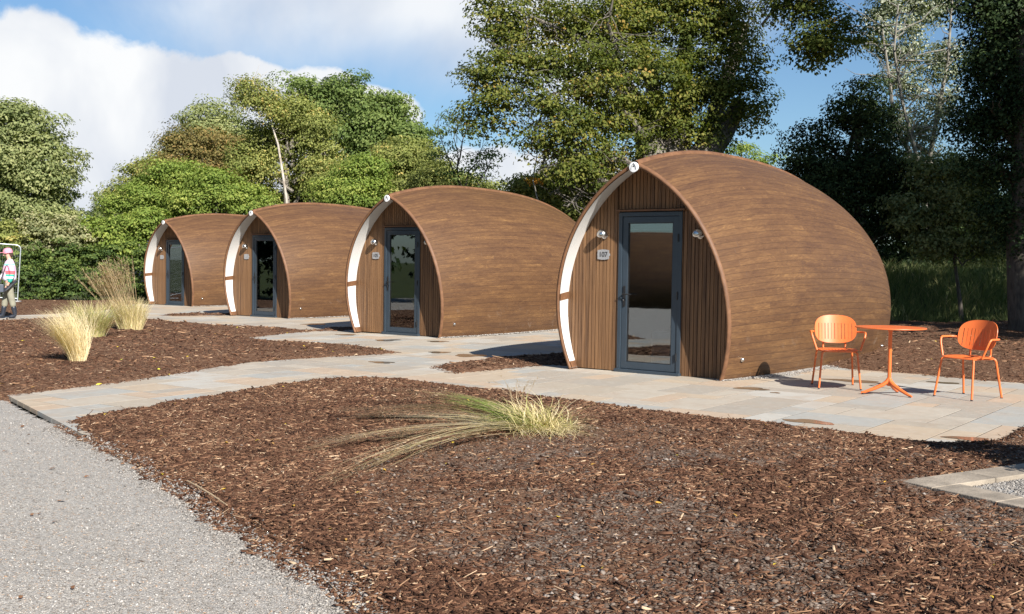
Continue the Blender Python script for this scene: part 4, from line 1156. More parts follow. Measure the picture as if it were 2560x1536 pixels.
def birch_extra(q, r):
    pts = [at(700, 640, 42), at(692, 480, 42), at(683, 420, 42), at(672, 350, 42.4), at(652, 290, 44.2), at(632, 240, 44.4), at(612, 195, 44.4)]
    q.tube(pts, [0.058, 0.052, 0.048, 0.040, 0.026, 0.018, 0.010], 9)
    for _ in range(12):
        k = r.integers(3, 6); p = pts[k].lerp(pts[k+1], r.random())
        e = p+Vector((r.normal()*.7, 0.5+abs(r.normal()*1.0), r.uniform(-0.3, 0.9)))
        q.tube(wobble(p, e, 4, 0.08, r), [0.012, 0.010, 0.008, 0.005, 0.003], 5)
tree('slender birch with a pale leaning trunk and feathery olive crown', 'birch tree', 43, [(600, 205, 32, 32), (590, 238, 26, 22), (635, 230, 32, 30), (660, 262, 36, 30)], 0.085, 7500, LM['olive'], BK['birch'], 700, 0.06, 0.45, 17, limbs=False, extra=birch_extra, kw=dict(per=40, spread=0.2, droop=1.0))
tree('broad feathery olive tree directly around the pale birch trunk', 'tree', 44.5, [(700, 280, 55, 42), (750, 300, 50, 50), (640, 320, 45, 45), (700, 350, 70, 50, 1.5), (780, 370, 50, 60), (620, 390, 55, 60), (740, 430, 70, 60, 1.5), (790, 450, 50, 60), (620, 470, 60, 50, 1), (560, 470, 60, 50), (720, 490, 80, 40, 2)],
     0.095, 90000, LM['olive'], BK['grey'], 720, 0.2, 0.6, 18, kw=dict(per=70, droop=0.4))
for i, (lab, Y, lobes, lm, n, sd) in enumerate([
    ('bright yellow green bushy tree above the farthest pod', 43, [(420, 430, 60, 50), (350, 470, 60, 45), (480, 450, 50, 50), (300, 500, 50, 40), (390, 500, 90, 40)], 'bright', 26000, 21),
    ('green bushy tree above the gap between the two farthest pods', 42, [(520, 460, 50, 50), (560, 490, 50, 40), (480, 500, 50, 30), (610, 500, 50, 30)], 'bright', 14000, 22),
    ('bright green bushy tree to the right of the birch trunk', 41, [(850, 440, 50, 60), (820, 480, 50, 40), (900, 420, 45, 50), (880, 480, 60, 50)], 'bright', 24000, 23),
    ('light green tree with loose outline behind the second pod from the right', 44, [(960, 400, 60, 60), (1010, 390, 50, 60), (940, 460, 60, 50), (1020, 450, 60, 50)], 'olive', 26000, 24),
    ('low green shrubs behind the roof of the second pod from the right', 40, [(1050, 450, 60, 45), (1110, 465, 55, 40), (1180, 480, 50, 40), (1100, 510, 90, 40)], 'olive', 22000, 25),
    ('leafy bush with yellowing leaves left of the nearest pod roof', 33, [(1290, 480, 70, 50), (1360, 440, 60, 60), (1240, 500, 60, 40), (1400, 480, 60, 60), (1330, 530, 100, 50), (1440, 420, 50, 60)], 'olive', 40000, 26)]):
    tree(lab, 'tree', Y, lobes, 0.098, int(n*1.3), LM[lm], BK['grey'], None, 0.16, 0.55, sd, kw=dict(per=60, shell=0.8), group='trees and bushes behind the row of pods')
def sap_extra(q, r):
    for (a, b) in [((1110, 470), (1100, 265)), ((1120, 470), (1050, 300)), ((1125, 450), (1170, 330)), ((1105, 400), (1130, 290)), ((1140, 470), (1190, 380))]:
        p0, p1 = at(*a, 37), at(*b, 37); q.tube(wobble(p0, p1, 6, 0.06, r), [0.035, .03, .025, .02, .015, .01, .005], 5)
        for _ in range(10):
            s = r.uniform(0.3, 1); p = Vector(p0).lerp(p1, s); e = p+Vector((r.normal()*0.5, r.normal()*.3, r.uniform(0.0, 0.6))); q.tube([p, p.lerp(e, .5)+Vector((0, 0, .05)), e], [0.012, .008, .004], 4)
tree('thin sparse sapling showing sky between its dark twigs', 'sapling', 37, [(1100, 290, 26, 40), (1060, 320, 26, 26), (1130, 340, 34, 34), (1085, 370, 45, 40), (1150, 400, 45, 50), (1110, 430, 60, 40), (1185, 385, 20, 30)], 0.085, 2600, LM['oak'], BK['dark'], 1120, 0.05, 0.35, 27, limbs=False, extra=sap_extra, kw=dict(per=22, shell=0.5))

# the great beech
def beech_extra(q, r):
    Y = 30.5
    for st in ([(1610, 640), (1605, 520), (1590, 400), (1600, 300), (1570, 180), (1540, 40)], [(1660, 640), (1665, 520), (1680, 420), (1720, 300), (1760, 180), (1800, 60)],
               [(1590, 420), (1560, 300), (1500, 200), (1440, 120)], [(1600, 480), (1640, 330), (1650, 200), (1660, 60)], [(1680, 400), (1740, 330), (1790, 250)]):
        n = len(st); q.tube([at(a, b, Y+0.4*i) for i, (a, b) in enumerate(st)], [0.42*(1-i/(n+0.5))+0.05 for i in range(n)], 9)
    # long arching boughs reaching left and hanging, pale where the sun strikes them
    for st in ([(1560, 330), (1500, 260), (1420, 200), (1330, 170), (1240, 150), (1180, 100)], [(1540, 300), (1460, 220), (1380, 210), (1330, 230), (1290, 320)],
               [(1450, 130), (1400, 90), (1330, 60), (1230, 20)], [(1470, 350), (1400, 300), (1340, 330), (1300, 420)], [(1560, 420), (1500, 380), (1440, 400), (1400, 460)],
               [(1400, 210), (1390, 280), (1370, 350), (1375, 420), (1340, 470)], [(1500, 200), (1490, 120), (1470, 60), (1480, 0)], [(1430, 200), (1425, 260), (1410, 330), (1400, 400)], [(1500, 460), (1450, 430), (1410, 455), (1370, 500)]):
        n = len(st); pts = [at(a, b, 29.3-0.2*min(i, 3)) for i, (a, b) in enumerate(st)]
        q.tube(pts, [0.065*(1-i/n)+0.008 for i in range(n)], 6)
        for k in range(n-1):
            for _ in range(7):
                p = Vector(pts[k]).lerp(pts[k+1], r.random()); e = p+Vector((r.normal()*.7, r.normal()*.4-0.2, r.uniform(-1.0, .5)))
                q.tube(wobble(p, e, 3, 0.07, r), [.016, .012, .008, .004], 4)
    # bough reaching right against the sky
    st = [(1840, 60), (1865, 30), (1890, 15), (1960, 22), (2010, 55), (2060, 75)]
    pts = [at(a, b, 28.2) for a, b in st]; q.tube(pts, [.03, .035, .032, .028, .018, .008], 7)
    for k in range(2, 5):
        for _ in range(9):
            p = Vector(pts[k]).lerp(pts[k+1], r.random()); e = p+Vector((r.normal()*.6, r.normal()*.3, r.uniform(-.9, .5))); q.tube(wobble(p, e, 3, 0.06, r), [.02, .014, .009, .004], 4)
BL = [(1560, 40, 130, 90), (1680, 60, 120, 100), (1450, 60, 110, 90, -1), (1340, 70, 100, 80, -1), (1240, 60, 80, 60, -1.5), (1190, 30, 50, 50, -1.5), (1770, 80, 80, 100), (1815, 180, 50, 70),
      (1760, 220, 90, 90), (1820, 260, 45, 50), (1790, 300, 45, 45), (1660, 190, 110, 100), (1550, 180, 120, 100, -1.2), (1430, 180, 100, 80, -1.8), (1320, 160, 80, 70, -2), (1220, 150, 65, 50, -2), (1170, 190, 40, 36, -2),
      (1200, 235, 40, 45, -2), (1185, 285, 24, 38, -2), (1290, 250, 60, 60, -2), (1370, 270, 70, 70, -2), (1480, 290, 90, 80, -1.5), (1590, 300, 110, 80), (1700, 310, 80, 60), (1360, 350, 55, 50, -2), (1450, 370, 70, 50, -1.5), (1310, 330, 45, 40, -2),
      (1540, 380, 60, 40), (1400, 420, 55, 40, -2), (1230, 90, 60, 50, -1.5), (1500, -60, 160, 90), (1700, -60, 160, 90), (1300, -60, 150, 80),
      (1960, 16, 40, 14, -3, 0, .5), (2010, 58, 34, 18, -3, 0, .5), (2050, 95, 22, 18, -3, 0, .5), (1985, 85, 20, 14, -3, 0, .4), (1890, 10, 30, 30, -2, 0, .6), (1975, 115, 9, 14, -3, 0, .4), (1930, -16, 50, 22, -3, 0, .6)]
tree('huge beech towering behind the nearest pod with arching boughs', 'beech tree', 30.5, BL, 0.092, 125000, LM['beech'], BK['darkgrey'], 1635, 0.3, 0.52, 31, limbs=False, extra=beech_extra, depth=0.75, kw=dict(per=62, shell=0.7, droop=0.35, spread=0.12, up=0.7, flat=0.42, tint0=-0.04, coref=0.20, nsub=3.2, subr=0.34, cvar=0.17))
# an orange turning spray low in the beech is its own small tree
tree('small tree with orange and yellow autumn leaves left of the nearest pod', 'tree', 29.5, [(1370, 350, 30, 16), (1345, 372, 26, 14), (1310, 300, 16, 12), (1290, 440, 16, 14), (1300, 345, 14, 18), (1375, 385, 20, 16)], 0.075, 1150, LM['autumn'], BK['pale'], 1350, 0.04, 0.25, 32, limbs=True, twigs=3, kw=dict(per=18, shell=0.5))
tree('bright green tree top showing just above the nearest pod roof', 'tree', 46, [(1790, 360, 36, 22), (1750, 400, 60, 40), (1840, 400, 50, 40)], 0.10, 5500, LM['bright'], BK['grey'], 1790, 0.12, 0.45, 33)

# right-hand side
def silver_extra(q, r):
    Y = 33
    for st in ([(2240, 600), (2235, 480), (2210, 360), (2180, 250), (2160, 120), (2170, 10)], [(2225, 420), (2160, 300), (2150, 200), (2130, 60)], [(2235, 450), (2260, 300), (2290, 150), (2300, 0)], [(2240, 370), (2200, 340), (2130, 330)]):
        n = len(st); pts = [at(a, b, Y-0.3*i) for i, (a, b) in enumerate(st)]; q.tube(pts, [.075*(1-i/n)+.010 for i in range(n)], 7)
        for k in range(1, n-1):
            for _ in range(10):
                p = Vector(pts[k]).lerp(pts[k+1], r.random()); e = p+Vector((r.normal()*.8, -abs(r.normal()*.5), r.uniform(-.2, 1.0))); q.tube(wobble(p, e, 3, .06, r), [.022, .016, .01, .004], 4)
tree('airy silver leaved tree with pale stems at the upper right', 'tree', 33, [(2140, 40, 60, 60), (2220, 30, 80, 70), (2130, 120, 46, 50), (2200, 130, 60, 60), (2280, 150, 60, 70), (2190, 220, 60, 50), (2260, 260, 60, 60), (2170, 290, 46, 40), (2230, 330, 60, 50), (2160, 190, 26, 30), (2280, 400, 60, 60), (2200, 400, 50, 50), (2210, -40, 120, 60)],
     0.085, 32000, LM['silver'], BK['pale'], 2240, 0.12, 0.38, 34, limbs=False, extra=silver_extra, kw=dict(per=30, shell=0.5, spread=0.25))
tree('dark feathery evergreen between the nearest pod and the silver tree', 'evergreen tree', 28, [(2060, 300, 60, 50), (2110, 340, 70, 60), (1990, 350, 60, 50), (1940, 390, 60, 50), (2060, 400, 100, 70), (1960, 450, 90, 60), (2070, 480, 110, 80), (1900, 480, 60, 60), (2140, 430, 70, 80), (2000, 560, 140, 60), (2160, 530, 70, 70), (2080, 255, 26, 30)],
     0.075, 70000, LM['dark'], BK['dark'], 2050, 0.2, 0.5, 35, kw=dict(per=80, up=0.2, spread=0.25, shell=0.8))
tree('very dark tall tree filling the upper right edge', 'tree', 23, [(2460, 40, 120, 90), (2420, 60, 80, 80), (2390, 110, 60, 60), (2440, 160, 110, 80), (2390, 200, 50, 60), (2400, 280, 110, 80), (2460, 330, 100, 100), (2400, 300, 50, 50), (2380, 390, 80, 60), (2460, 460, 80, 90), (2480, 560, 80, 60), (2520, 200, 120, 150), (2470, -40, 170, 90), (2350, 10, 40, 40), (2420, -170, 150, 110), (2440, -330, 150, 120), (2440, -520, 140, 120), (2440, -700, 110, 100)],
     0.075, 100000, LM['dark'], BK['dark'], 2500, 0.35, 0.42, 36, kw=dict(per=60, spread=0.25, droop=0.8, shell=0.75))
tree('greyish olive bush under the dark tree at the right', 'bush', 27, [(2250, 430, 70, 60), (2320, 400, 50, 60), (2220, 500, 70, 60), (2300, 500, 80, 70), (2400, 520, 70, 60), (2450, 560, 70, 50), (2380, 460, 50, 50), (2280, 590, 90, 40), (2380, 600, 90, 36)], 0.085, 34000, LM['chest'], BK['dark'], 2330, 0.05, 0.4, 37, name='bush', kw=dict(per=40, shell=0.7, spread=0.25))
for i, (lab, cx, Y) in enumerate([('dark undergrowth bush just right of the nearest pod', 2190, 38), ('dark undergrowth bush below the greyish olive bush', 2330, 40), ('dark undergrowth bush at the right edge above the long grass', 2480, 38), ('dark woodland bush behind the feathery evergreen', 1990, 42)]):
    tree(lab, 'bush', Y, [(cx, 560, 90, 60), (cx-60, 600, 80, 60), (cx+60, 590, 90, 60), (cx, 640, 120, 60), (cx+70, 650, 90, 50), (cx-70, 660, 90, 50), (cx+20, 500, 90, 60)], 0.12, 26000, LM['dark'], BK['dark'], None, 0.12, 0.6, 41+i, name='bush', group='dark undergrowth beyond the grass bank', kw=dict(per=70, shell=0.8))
# tall trees outside the picture, beyond its right edge, whose shade falls on the bank
for i, (x, y, h, rr_) in enumerate([(16.2, 14.8, 13.5, 3.8), (20.5, 15.5, 16.0, 4.6), (25.5, 19.0, 16.0, 5.0)]):
    r = np.random.default_rng(60+i); root = empty('tree', (x, y, gz(x)))
    tag(root, ['slimmest and lowest of the shade trees outside the right edge, nearest the patio', 'tall shade tree outside the right edge, second from the patio', 'broad shade tree outside the right edge, farthest back'][i], 'tree', 'tall trees beyond the right edge')
    lb = [(r.normal()*rr_*.35, r.normal()*rr_*.35, h*s, rr_*(1.0-abs(s-.62)*1.1), rr_*(1.0-abs(s-.62)*1.1), h*.14) for s in (.38, .5, .62, .75, .88)]
    V, F, tn, C = crown_mesh(lb, 0.34, 9500, r, 0.9, per=40)
    link('crown', np_mesh('crown', V, F, tn), LM['oak'], root)
    q = MB(); q.tube([(0, 0, -.1), (0.1, 0, h*.3), (0, .1, h*.6), (0, 0, h*.9)], [.35, .28, .18, .05], 9); q.build('trunk', BK['dark'], root, smooth=True)

for i, (x, y, h, rr_) in enumerate([(-25.0, 12.5, 11, 4.0), (-24.0, 20.5, 10, 3.8), (-28.5, 28.0, 11, 4.2)]):
    r = np.random.default_rng(160+i); root = empty('tree', (x, y, gz(x)))
    tag(root, ['dark tree across the drive outside the left edge, nearest the camera', 'dark tree across the drive outside the left edge, middle one', 'dark tree outside the left edge beyond the end of the path'][i], 'tree', 'trees beyond the left edge mirrored in the glass doors')
    lb = [(r.normal()*rr_*.4, r.normal()*rr_*.4, h*s, rr_, rr_, h*.2) for s in (.22, .4, .6, .8)]
    V, F, tn, C = crown_mesh(lb, 0.30, 12000, r, 0.9, per=40)
    link('crown', np_mesh('crown', V, F, tn), LM['dark'], root)
    q = MB(); q.tube([(0, 0, -.1), (0.1, 0, h*.3), (0, .1, h*.6), (0, 0, h*.9)], [.3, .24, .15, .05], 9); q.build('trunk', BK['dark'], root, smooth=True)

# clipped hedge at the left, with paler shrubs rising behind it
r = np.random.default_rng(71)
root = empty('hedge', (-17.5, 38.1, gz(-17.5))); tag(root, 'long dark green clipped hedge behind the far path at the left', 'hedge')
lb = []
for i in range(15):
    x = -24+i*0.95+r.normal()*.1
    lb.append((x+17.5, 0.45+r.normal()*.1+0.0, 0.75, 0.75, 0.5, 0.85)); lb.append((x+17.5+.4, 0.65, 1.55+r.normal()*.1, 0.75, 0.5, 0.6)); 
V, F, tn, C = crown_mesh(lb, 0.10, 62000, r, 0.30, per=55, shell=0.92, spread=0.2)
link('foliage', np_mesh('foliage', V, F, tn), LM['hedge'], root)
q = MB()
for i in range(40): q.tube([(-6.5+i*.34+r.normal()*.05, .55, -.2), (-6.5+i*.34+r.normal()*.1, .55, 1.0)], [.02, .012], 5)
q.build('stems', BK['dark'], root)
for i, (lab, lobes, lm, n) in enumerate([
    ('pale green shrub rising above the hedge left of the grasses', [(150, 560, 60, 36), (90, 565, 50, 34), (200, 575, 50, 34), (140, 600, 80, 30)], 'pale', 15000),
    ('olive shrub above the hedge at the left picture edge', [(10, 565, 50, 36), (50, 585, 50, 30), (-30, 580, 50, 40)], 'olive', 10000),
    ('green shrub above the hedge just left of the farthest pod', [(260, 560, 50, 40), (310, 555, 50, 44), (360, 550, 50, 40), (290, 600, 80, 30)], 'bright', 18000)]):
    tree(lab, 'shrub', 39.6, lobes, 0.11, n, LM[lm], BK['grey'], None, 0.06, 0.4, 80+i, name='shrub', kw=dict(per=50, shell=0.85))

# ------------------------------------------------------------------ grasses
def blade_mesh(name, blades, m, parent=None, seg=6, pw=1.0):
    """blades: (p0, p1, lift, width, tint, sag)"""
    V = []; T = []; F = []
    for (p0, p1, lift, wd, tn, curl) in blades:
        p0 = np.array(p0, float); p1 = np.array(p1, float); b = len(V)
        d = p1-p0; side = np.cross(d, [0, 0, 1.0]); side = side/(np.linalg.norm(side)+1e-6)
        if abs(d[2]) > np.linalg.norm(d[:2])*2: side = np.array([math.cos(curl*40), math.sin(curl*40), 0])
        for i in range(seg+1):
            s = i/seg
            p = p0+d*np.array([s**pw, s**pw, s])+np.array([0, 0, lift*4*s*(1-s)])+side*curl*math.sin(s*math.pi)*0.5
            w_ = wd*(1-s**2.2)*0.5+0.0006
            V += [p-side*w_, p+side*w_]; T += [tn, tn]
        for i in range(seg): F.append((b+2*i, b+2*i+1, b+2*i+3, b+2*i+2))
    return link(name, np_mesh(name, V, F, T), m, parent)
GR = leaf_mat('grass_blades', [(0.0, (0.12, 0.20, 0.035)), (0.25, (0.24, 0.31, 0.07)), (0.5, (0.42, 0.39, 0.17)), (0.75, (0.58, 0.47, 0.27)), (1.0, (0.78, 0.67, 0.48))], 0.25)
GB_ = leaf_mat('dry_seed_stems', [(0.0, (0.16, 0.11, 0.07)), (0.5, (0.30, 0.22, 0.13)), (1.0, (0.50, 0.38, 0.24))], 0.3)
def tuft(name, label, x, y, n, h, spread, lean, width, tr, seed, base_r=0.07, hvar=0.35, mats=(None, None), plume=None):
    r = np.random.default_rng(seed); z = gz(x)+0.05
    root = empty('grass_tuft', (x, y, z)); tag(root, label, 'ornamental grass')
    bl = []
    for _ in range(n):
        a = r.uniform(0, 6.28); rr = base_r*math.sqrt(r.random()); hh = h*(1-hvar*r.random())
        dx_, dy_ = math.cos(a), math.sin(a); sp = spread*r.random()**0.7*hh
        p0 = (dx_*rr, dy_*rr, -0.05); p1 = (dx_*(rr+sp)+lean[0]*hh*r.uniform(.5, 1.2), dy_*(rr+sp)+lean[1]*hh, hh*(1-0.35*(sp/max(hh, .01))**2))
        bl.append((p0, p1, 0.10*hh*r.random(), width*r.uniform(.6, 1.3), np.clip(r.uniform(*tr)+r.normal()*.05, 0, 1), r.normal()*0.16*hh))
    blade_mesh('blades', bl, mats[0] or GR, root, pw=1.9)
    if plume:
        cnt, ph, pl, ptr = plume; bl = []
        for _ in range(cnt):
            a = r.uniform(0, 6.28); rr = base_r*math.sqrt(r.random()); hh = ph*r.uniform(.8, 1.05); sp = pl*r.random()
            p0 = np.array((math.cos(a)*rr, math.sin(a)*rr, 0)); p1 = np.array((lean[0]*hh*r.uniform(.2, 1.5)+math.cos(a)*sp*hh, lean[1]*hh+math.sin(a)*sp*hh*.6, hh))
            bl.append((p0, p1, .05*hh, .004, r.uniform(.5, 1), r.normal()*.03))
            for k in range(16):
                s = r.uniform(.62, 1); q0 = p0+(p1-p0)*s+np.array([0, 0, .05*hh*4*s*(1-s)]); bl.append((q0, q0+np.array([r.normal()*.03-0.035, r.normal()*.03, r.uniform(.02, .07)]), 0, .005, r.uniform(*ptr), 0.0))
        blade_mesh('seed_heads', bl, GB_, root, seg=3)
    return root
tuft('g', 'pale straw feather grass tuft nearest the path in the left bed', -6.06, 15.14, 1700, 0.76, 0.60, (-0.50, 0.0), 0.0030, (.78, 1.0), 91, 0.10, 0.65)
tuft('g', 'low green and straw grass tuft in the middle of the three', -7.72, 19.86, 1900, 0.74, 0.95, (-0.05, 0.0), 0.0055, (.3, .95), 92, 0.24, 0.6)
tuft('g', 'tallest brown grass tuft with seed plumes bent to the left', -7.70, 21.9, 1300, 0.72, 0.62, (-0.06, 0.0), 0.006, (.5, .95), 93, 0.22, 0.55, plume=(190, 1.44, 0.46, (.4, 1.0)))
bpy.data.objects['grass_tuft.002'].children[1].rotation_euler = (0, R_(-20), 0)
# fallen clump in the foreground bed
RX, RY = 0.22, 8.98
root = empty('fallen_grass_clump', (RX, RY, gz(RX)+0.06)); tag(root, 'green and straw grass clump flattened to the left on the foreground mulch', 'ornamental grass')
r = np.random.default_rng(95)
bl = []
def bundle(n, tgt, jit, z0, z1, tr, wd, lift=0.05, src=(0, 0), sj=0.10, l0=0.75):
    for _ in range(n):
        s = r.uniform(l0, 1.05)
        p0 = np.array([src[0]+r.normal()*sj, src[1]+r.normal()*sj*.8, r.uniform(0, .06)])
        p1 = np.array([src[0]+(tgt[0]-RX-src[0])*s+r.normal()*jit, src[1]+(tgt[1]-RY-src[1])*s+r.normal()*jit, r.uniform(z0, z1)])
        bl.append((p0, p1, lift*r.uniform(.4, 1.3), wd*r.uniform(.6, 1.3), r.uniform(*tr), r.normal()*.05))
bundle(95, (-0.66, 9.70), .06, .12, .24, (0, .35), .0065, .05)
bundle(60, (-0.5, 9.55), .12, .05, .2, (.4, .8), .006, .05)           # the green sheaf
bundle(90, (-0.25, 9.1), .12, .0, .10, (0, .5), .006, .07)
bundle(170, (-0.1, 9.35), .22, .02, .22, (.45, .95), .005, .08, l0=.3)
bundle(46, (-1.10, 9.35), .14, .01, .10, (.7, 1), .005, .05)
bundle(14, (-1.45, 8.15), .05, 0.01, .04, (.7, 1), .007, .07)
bundle(10, (-1.15, 7.25), .05, 0.01, .04, (.6, 1), .008, .10)
bundle(9, (-1.05, 6.95), .04, 0.01, .04, (.5, .9), .008, .12)
for _ in range(360):       # the bleached crown of the clump
    a = r.uniform(0, 6.28); L_ = r.uniform(.16, .56); p0 = np.array([r.normal()*.10+.05, r.normal()*.09, 0.0]); e = p0+np.array([math.cos(a)*L_*.75+.02, math.sin(a)*L_*.6, L_*r.uniform(.05, .62)])
    bl.append((p0, e, .04, .005, r.uniform(.35, 1), r.normal()*.08))
for _ in range(200):       # tatters lying round its foot
    a = r.uniform(-2.2, 1.2); L_ = r.uniform(.15, .5); p0 = np.array([r.normal()*.1+.05, r.normal()*.1-.03, .02]); bl.append((p0, p0+np.array([math.cos(a)*L_, math.sin(a)*L_, 0.0]), .04, .004, r.uniform(.5, 1), r.normal()*.15))
blade_mesh('blades', bl, GR, root, seg=8)
bl = []
def panicle(n, src, tgt, z0, z1, jit, dens=24, tr=(.1, .8)):
    for _ in range(n):
        p0 = np.array([src[0]-RX, src[1]-RY, r.uniform(.03, .1)])+r.normal(size=3)*np.array([.05, .05, .01]); p1 = np.array([tgt[0]-RX, tgt[1]-RY, r.uniform(z0, z1)])+r.normal(size=3)*np.array([jit, jit, .02])
        p0[2] = max(p0[2], .01); p1[2] = max(p1[2], .0)
        bl.append((p0, p1, .06, .0035, r.uniform(.5, 1), r.normal()*.05))
        dd = (p1-p0)/np.linalg.norm(p1-p0)
        for k in range(dens):
            s = r.uniform(.45, 1.02); q0 = p0+(p1-p0)*s+np.array([0, 0, .06*4*s*(1-s)]); L_ = r.uniform(.04, .12)
            e = q0+dd*L_+r.normal(size=3)*np.array([.022, .022, .012])-np.array([0, 0, .01]); e[2] = max(e[2], 0.002)
            bl.append((q0, e, 0, .0028, r.uniform(*tr), r.normal()*.01))
panicle(26, (0.0, 9.45), (-1.30, 9.50), 0, .10, .10, 30, (.05, .6))
panicle(20, (0.0, 9.6), (-1.10, 10.55), .04, .18, .14, 26, (.2, .8))
panicle(10, (0.1, 9.9), (0.1, 10.9), .12, .26, .2, 14, (.3, .9))
panicle(5, (-.2, 8.9), (-1.42, 7.95), 0, .02, .05, 26, (.5, 1))
panicle(4, (-.2, 8.6), (-1.12, 6.85), 0, .02, .06, 26, (.2, .8))
panicle(8, (-.1, 8.9), (-.9, 8.6), 0, .03, .12, 20, (.2, .8))
blade_mesh('seed_heads', bl, GB_, root, seg=3)

# grassy bank in the shade behind the patio
gx, gy = np.meshgrid(np.linspace(2, 34, 90), np.linspace(25.8, 44, 60))
def bank_h(x, y):
    s = np.clip((y-26.4+0.25*np.sin(x*.9))/5.0, 0, 1); s = s*s*(3-2*s); e = np.clip((x-2)/4, 0, 1)
    return GA*x+GB-0.12+s*(0.95*e+0.1)+vnoise(x, y, .5, 61, 4)*.25*s+0.12*np.clip(s*4, 0, 1)
V = np.stack([gx.ravel(), gy.ravel(), bank_h(gx, gy).ravel()], 1); idx = np.arange(gx.size).reshape(gx.shape)
F = np.stack([idx[:-1, :-1], idx[:-1, 1:], idx[1:, 1:], idx[1:, :-1]], -1).reshape(-1, 4)
tag(link('grass_bank', np_mesh('grass_bank', V, F), gm, smooth=True), kind='structure')
n = 26000; r = np.random.default_rng(97)
x = r.uniform(5, 20, n); y = 26.6+r.random(n)**1.3*9
cl = vnoise(x, y, 1.1, 63, 3); h = (0.28+0.5*np.clip(cl+.3, 0, 1))*r.uniform(.5, 1.2, n)
a = r.uniform(0, 6.28, n); z = bank_h(x, y); s = r.uniform(.1, .8, n)*h
P0 = np.stack([x, y, z-.03], 1); P2 = P0+np.stack([np.cos(a)*s, np.sin(a)*s, h], 1); P1 = (P0+P2)/2+np.stack([-np.cos(a)*s*.2, -np.sin(a)*s*.2, h*.12], 1)
sd_ = np.stack([np.ones(n)*.012, np.zeros(n), np.zeros(n)], 1)
V = np.stack([P0-sd_, P0+sd_, P1-sd_*.7, P1+sd_*.7, P2-sd_*.1, P2+sd_*.1], 1).reshape(-1, 3)
F = (np.array([(0, 1, 3, 2), (2, 3, 5, 4)])[None]+np.arange(n)[:, None, None]*6).reshape(-1, 4)
gl = leaf_mat('long_grass', [(0.0, (0.06, 0.08, 0.03)), (0.6, (0.12, 0.15, 0.055)), (0.9, (0.20, 0.19, 0.085)), (1.0, (0.40, 0.33, 0.2))], 0.3)
o = link('long_grass', np_mesh('long_grass', V, F, np.repeat(np.clip(r.random(n)*.9+cl*.4, 0, 1), 6)), gl)
tag(o, 'long shaded grass growing on the bank behind the orange chairs', 'grass', kind='stuff')
# low leafy bush just outside the right edge, whose shadow lies on the mulch
r = np.random.default_rng(99); root = empty('bush', (4.18, 6.95, gz(4.2)+.03)); tag(root, 'low bush outside the right edge, its shadow on the foreground mulch', 'bush')
V, F, tn, C = crown_mesh([(0, 0, .75, .42, .4, .38), (.2, .15, 1.0, .3, .3, .25), (-.1, -.1, .5, .3, .3, .25)], 0.06, 5000, r, 0.12, per=30)
link('crown', np_mesh('crown', V, F, tn), LM['oak'], root)
q = MB(); q.tube([(0, 0, -.05), (0, 0, .4), (.1, .05, .9)], [.03, .025, .01], 6); q.tube([(0, 0, .2), (-.2, .1, .6)], [.018, .008], 6); q.build('trunk', BK['dark'], root)

# ------------------------------------------------------------------ orange chairs and table
def se(x, z, hw, hh, n=2.9): return abs(x/hw)**n+abs(z/hh)**n
def panel(name, hw, hh, slots, s0, s1, fn, parent, nx=118, nz=86, pitch=0.039, sw=0.0045):
    bm = bmesh.new(); grid = {}
    def vert(i, j):
        if (i, j) not in grid:
            x = -hw+2*hw*i/nx; z = -hh+2*hh*j/nz
            e = se(x, z, hw, hh)
            if e > 1: k = e**(-1/2.9); x *= k; z *= k
            grid[(i, j)] = bm.verts.new(fn(x, z))
        return grid[(i, j)]
    for i in range(nx):
        for j in range(nz):
            x = -hw+2*hw*(i+.5)/nx; z = -hh+2*hh*(j+.5)/nz
            if se(x, z, hw, hh) > 1.03: continue
            k = round(x/pitch)
            if slots and abs(k) <= slots and abs(x-k*pitch) < sw*0.75 and s0 < z/hh < s1: continue
            bm.faces.new((vert(i, j), vert(i+1, j), vert(i+1, j+1), vert(i, j+1)))
    bmesh.ops.recalc_face_normals(bm, faces=bm.faces)
    bmesh.ops.solidify(bm, geom=bm.faces[:], thickness=0.007)
    me = bpy.data.meshes.new(name); bm.to_mesh(me); bm.free()
    return link(name, me, MAT['orange'], parent, smooth=False)
def arc_pts(P, r=0.05, n=5):
    """polyline with rounded corners"""
    P = [Vector(p) for p in P]; out = [P[0]]
    for a, b, c in zip(P[:-2], P[1:-1], P[2:]):
        d1 = (a-b).normalized(); d2 = (c-b).normalized(); rr = min(r, (a-b).length*.45, (c-b).length*.45)
        p, q = b+d1*rr, b+d2*rr
        for i in range(n+1):
            s = i/n; out.append(p*(1-s)**2+b*2*s*(1-s)+q*s*s)
    return out+[P[-1]]
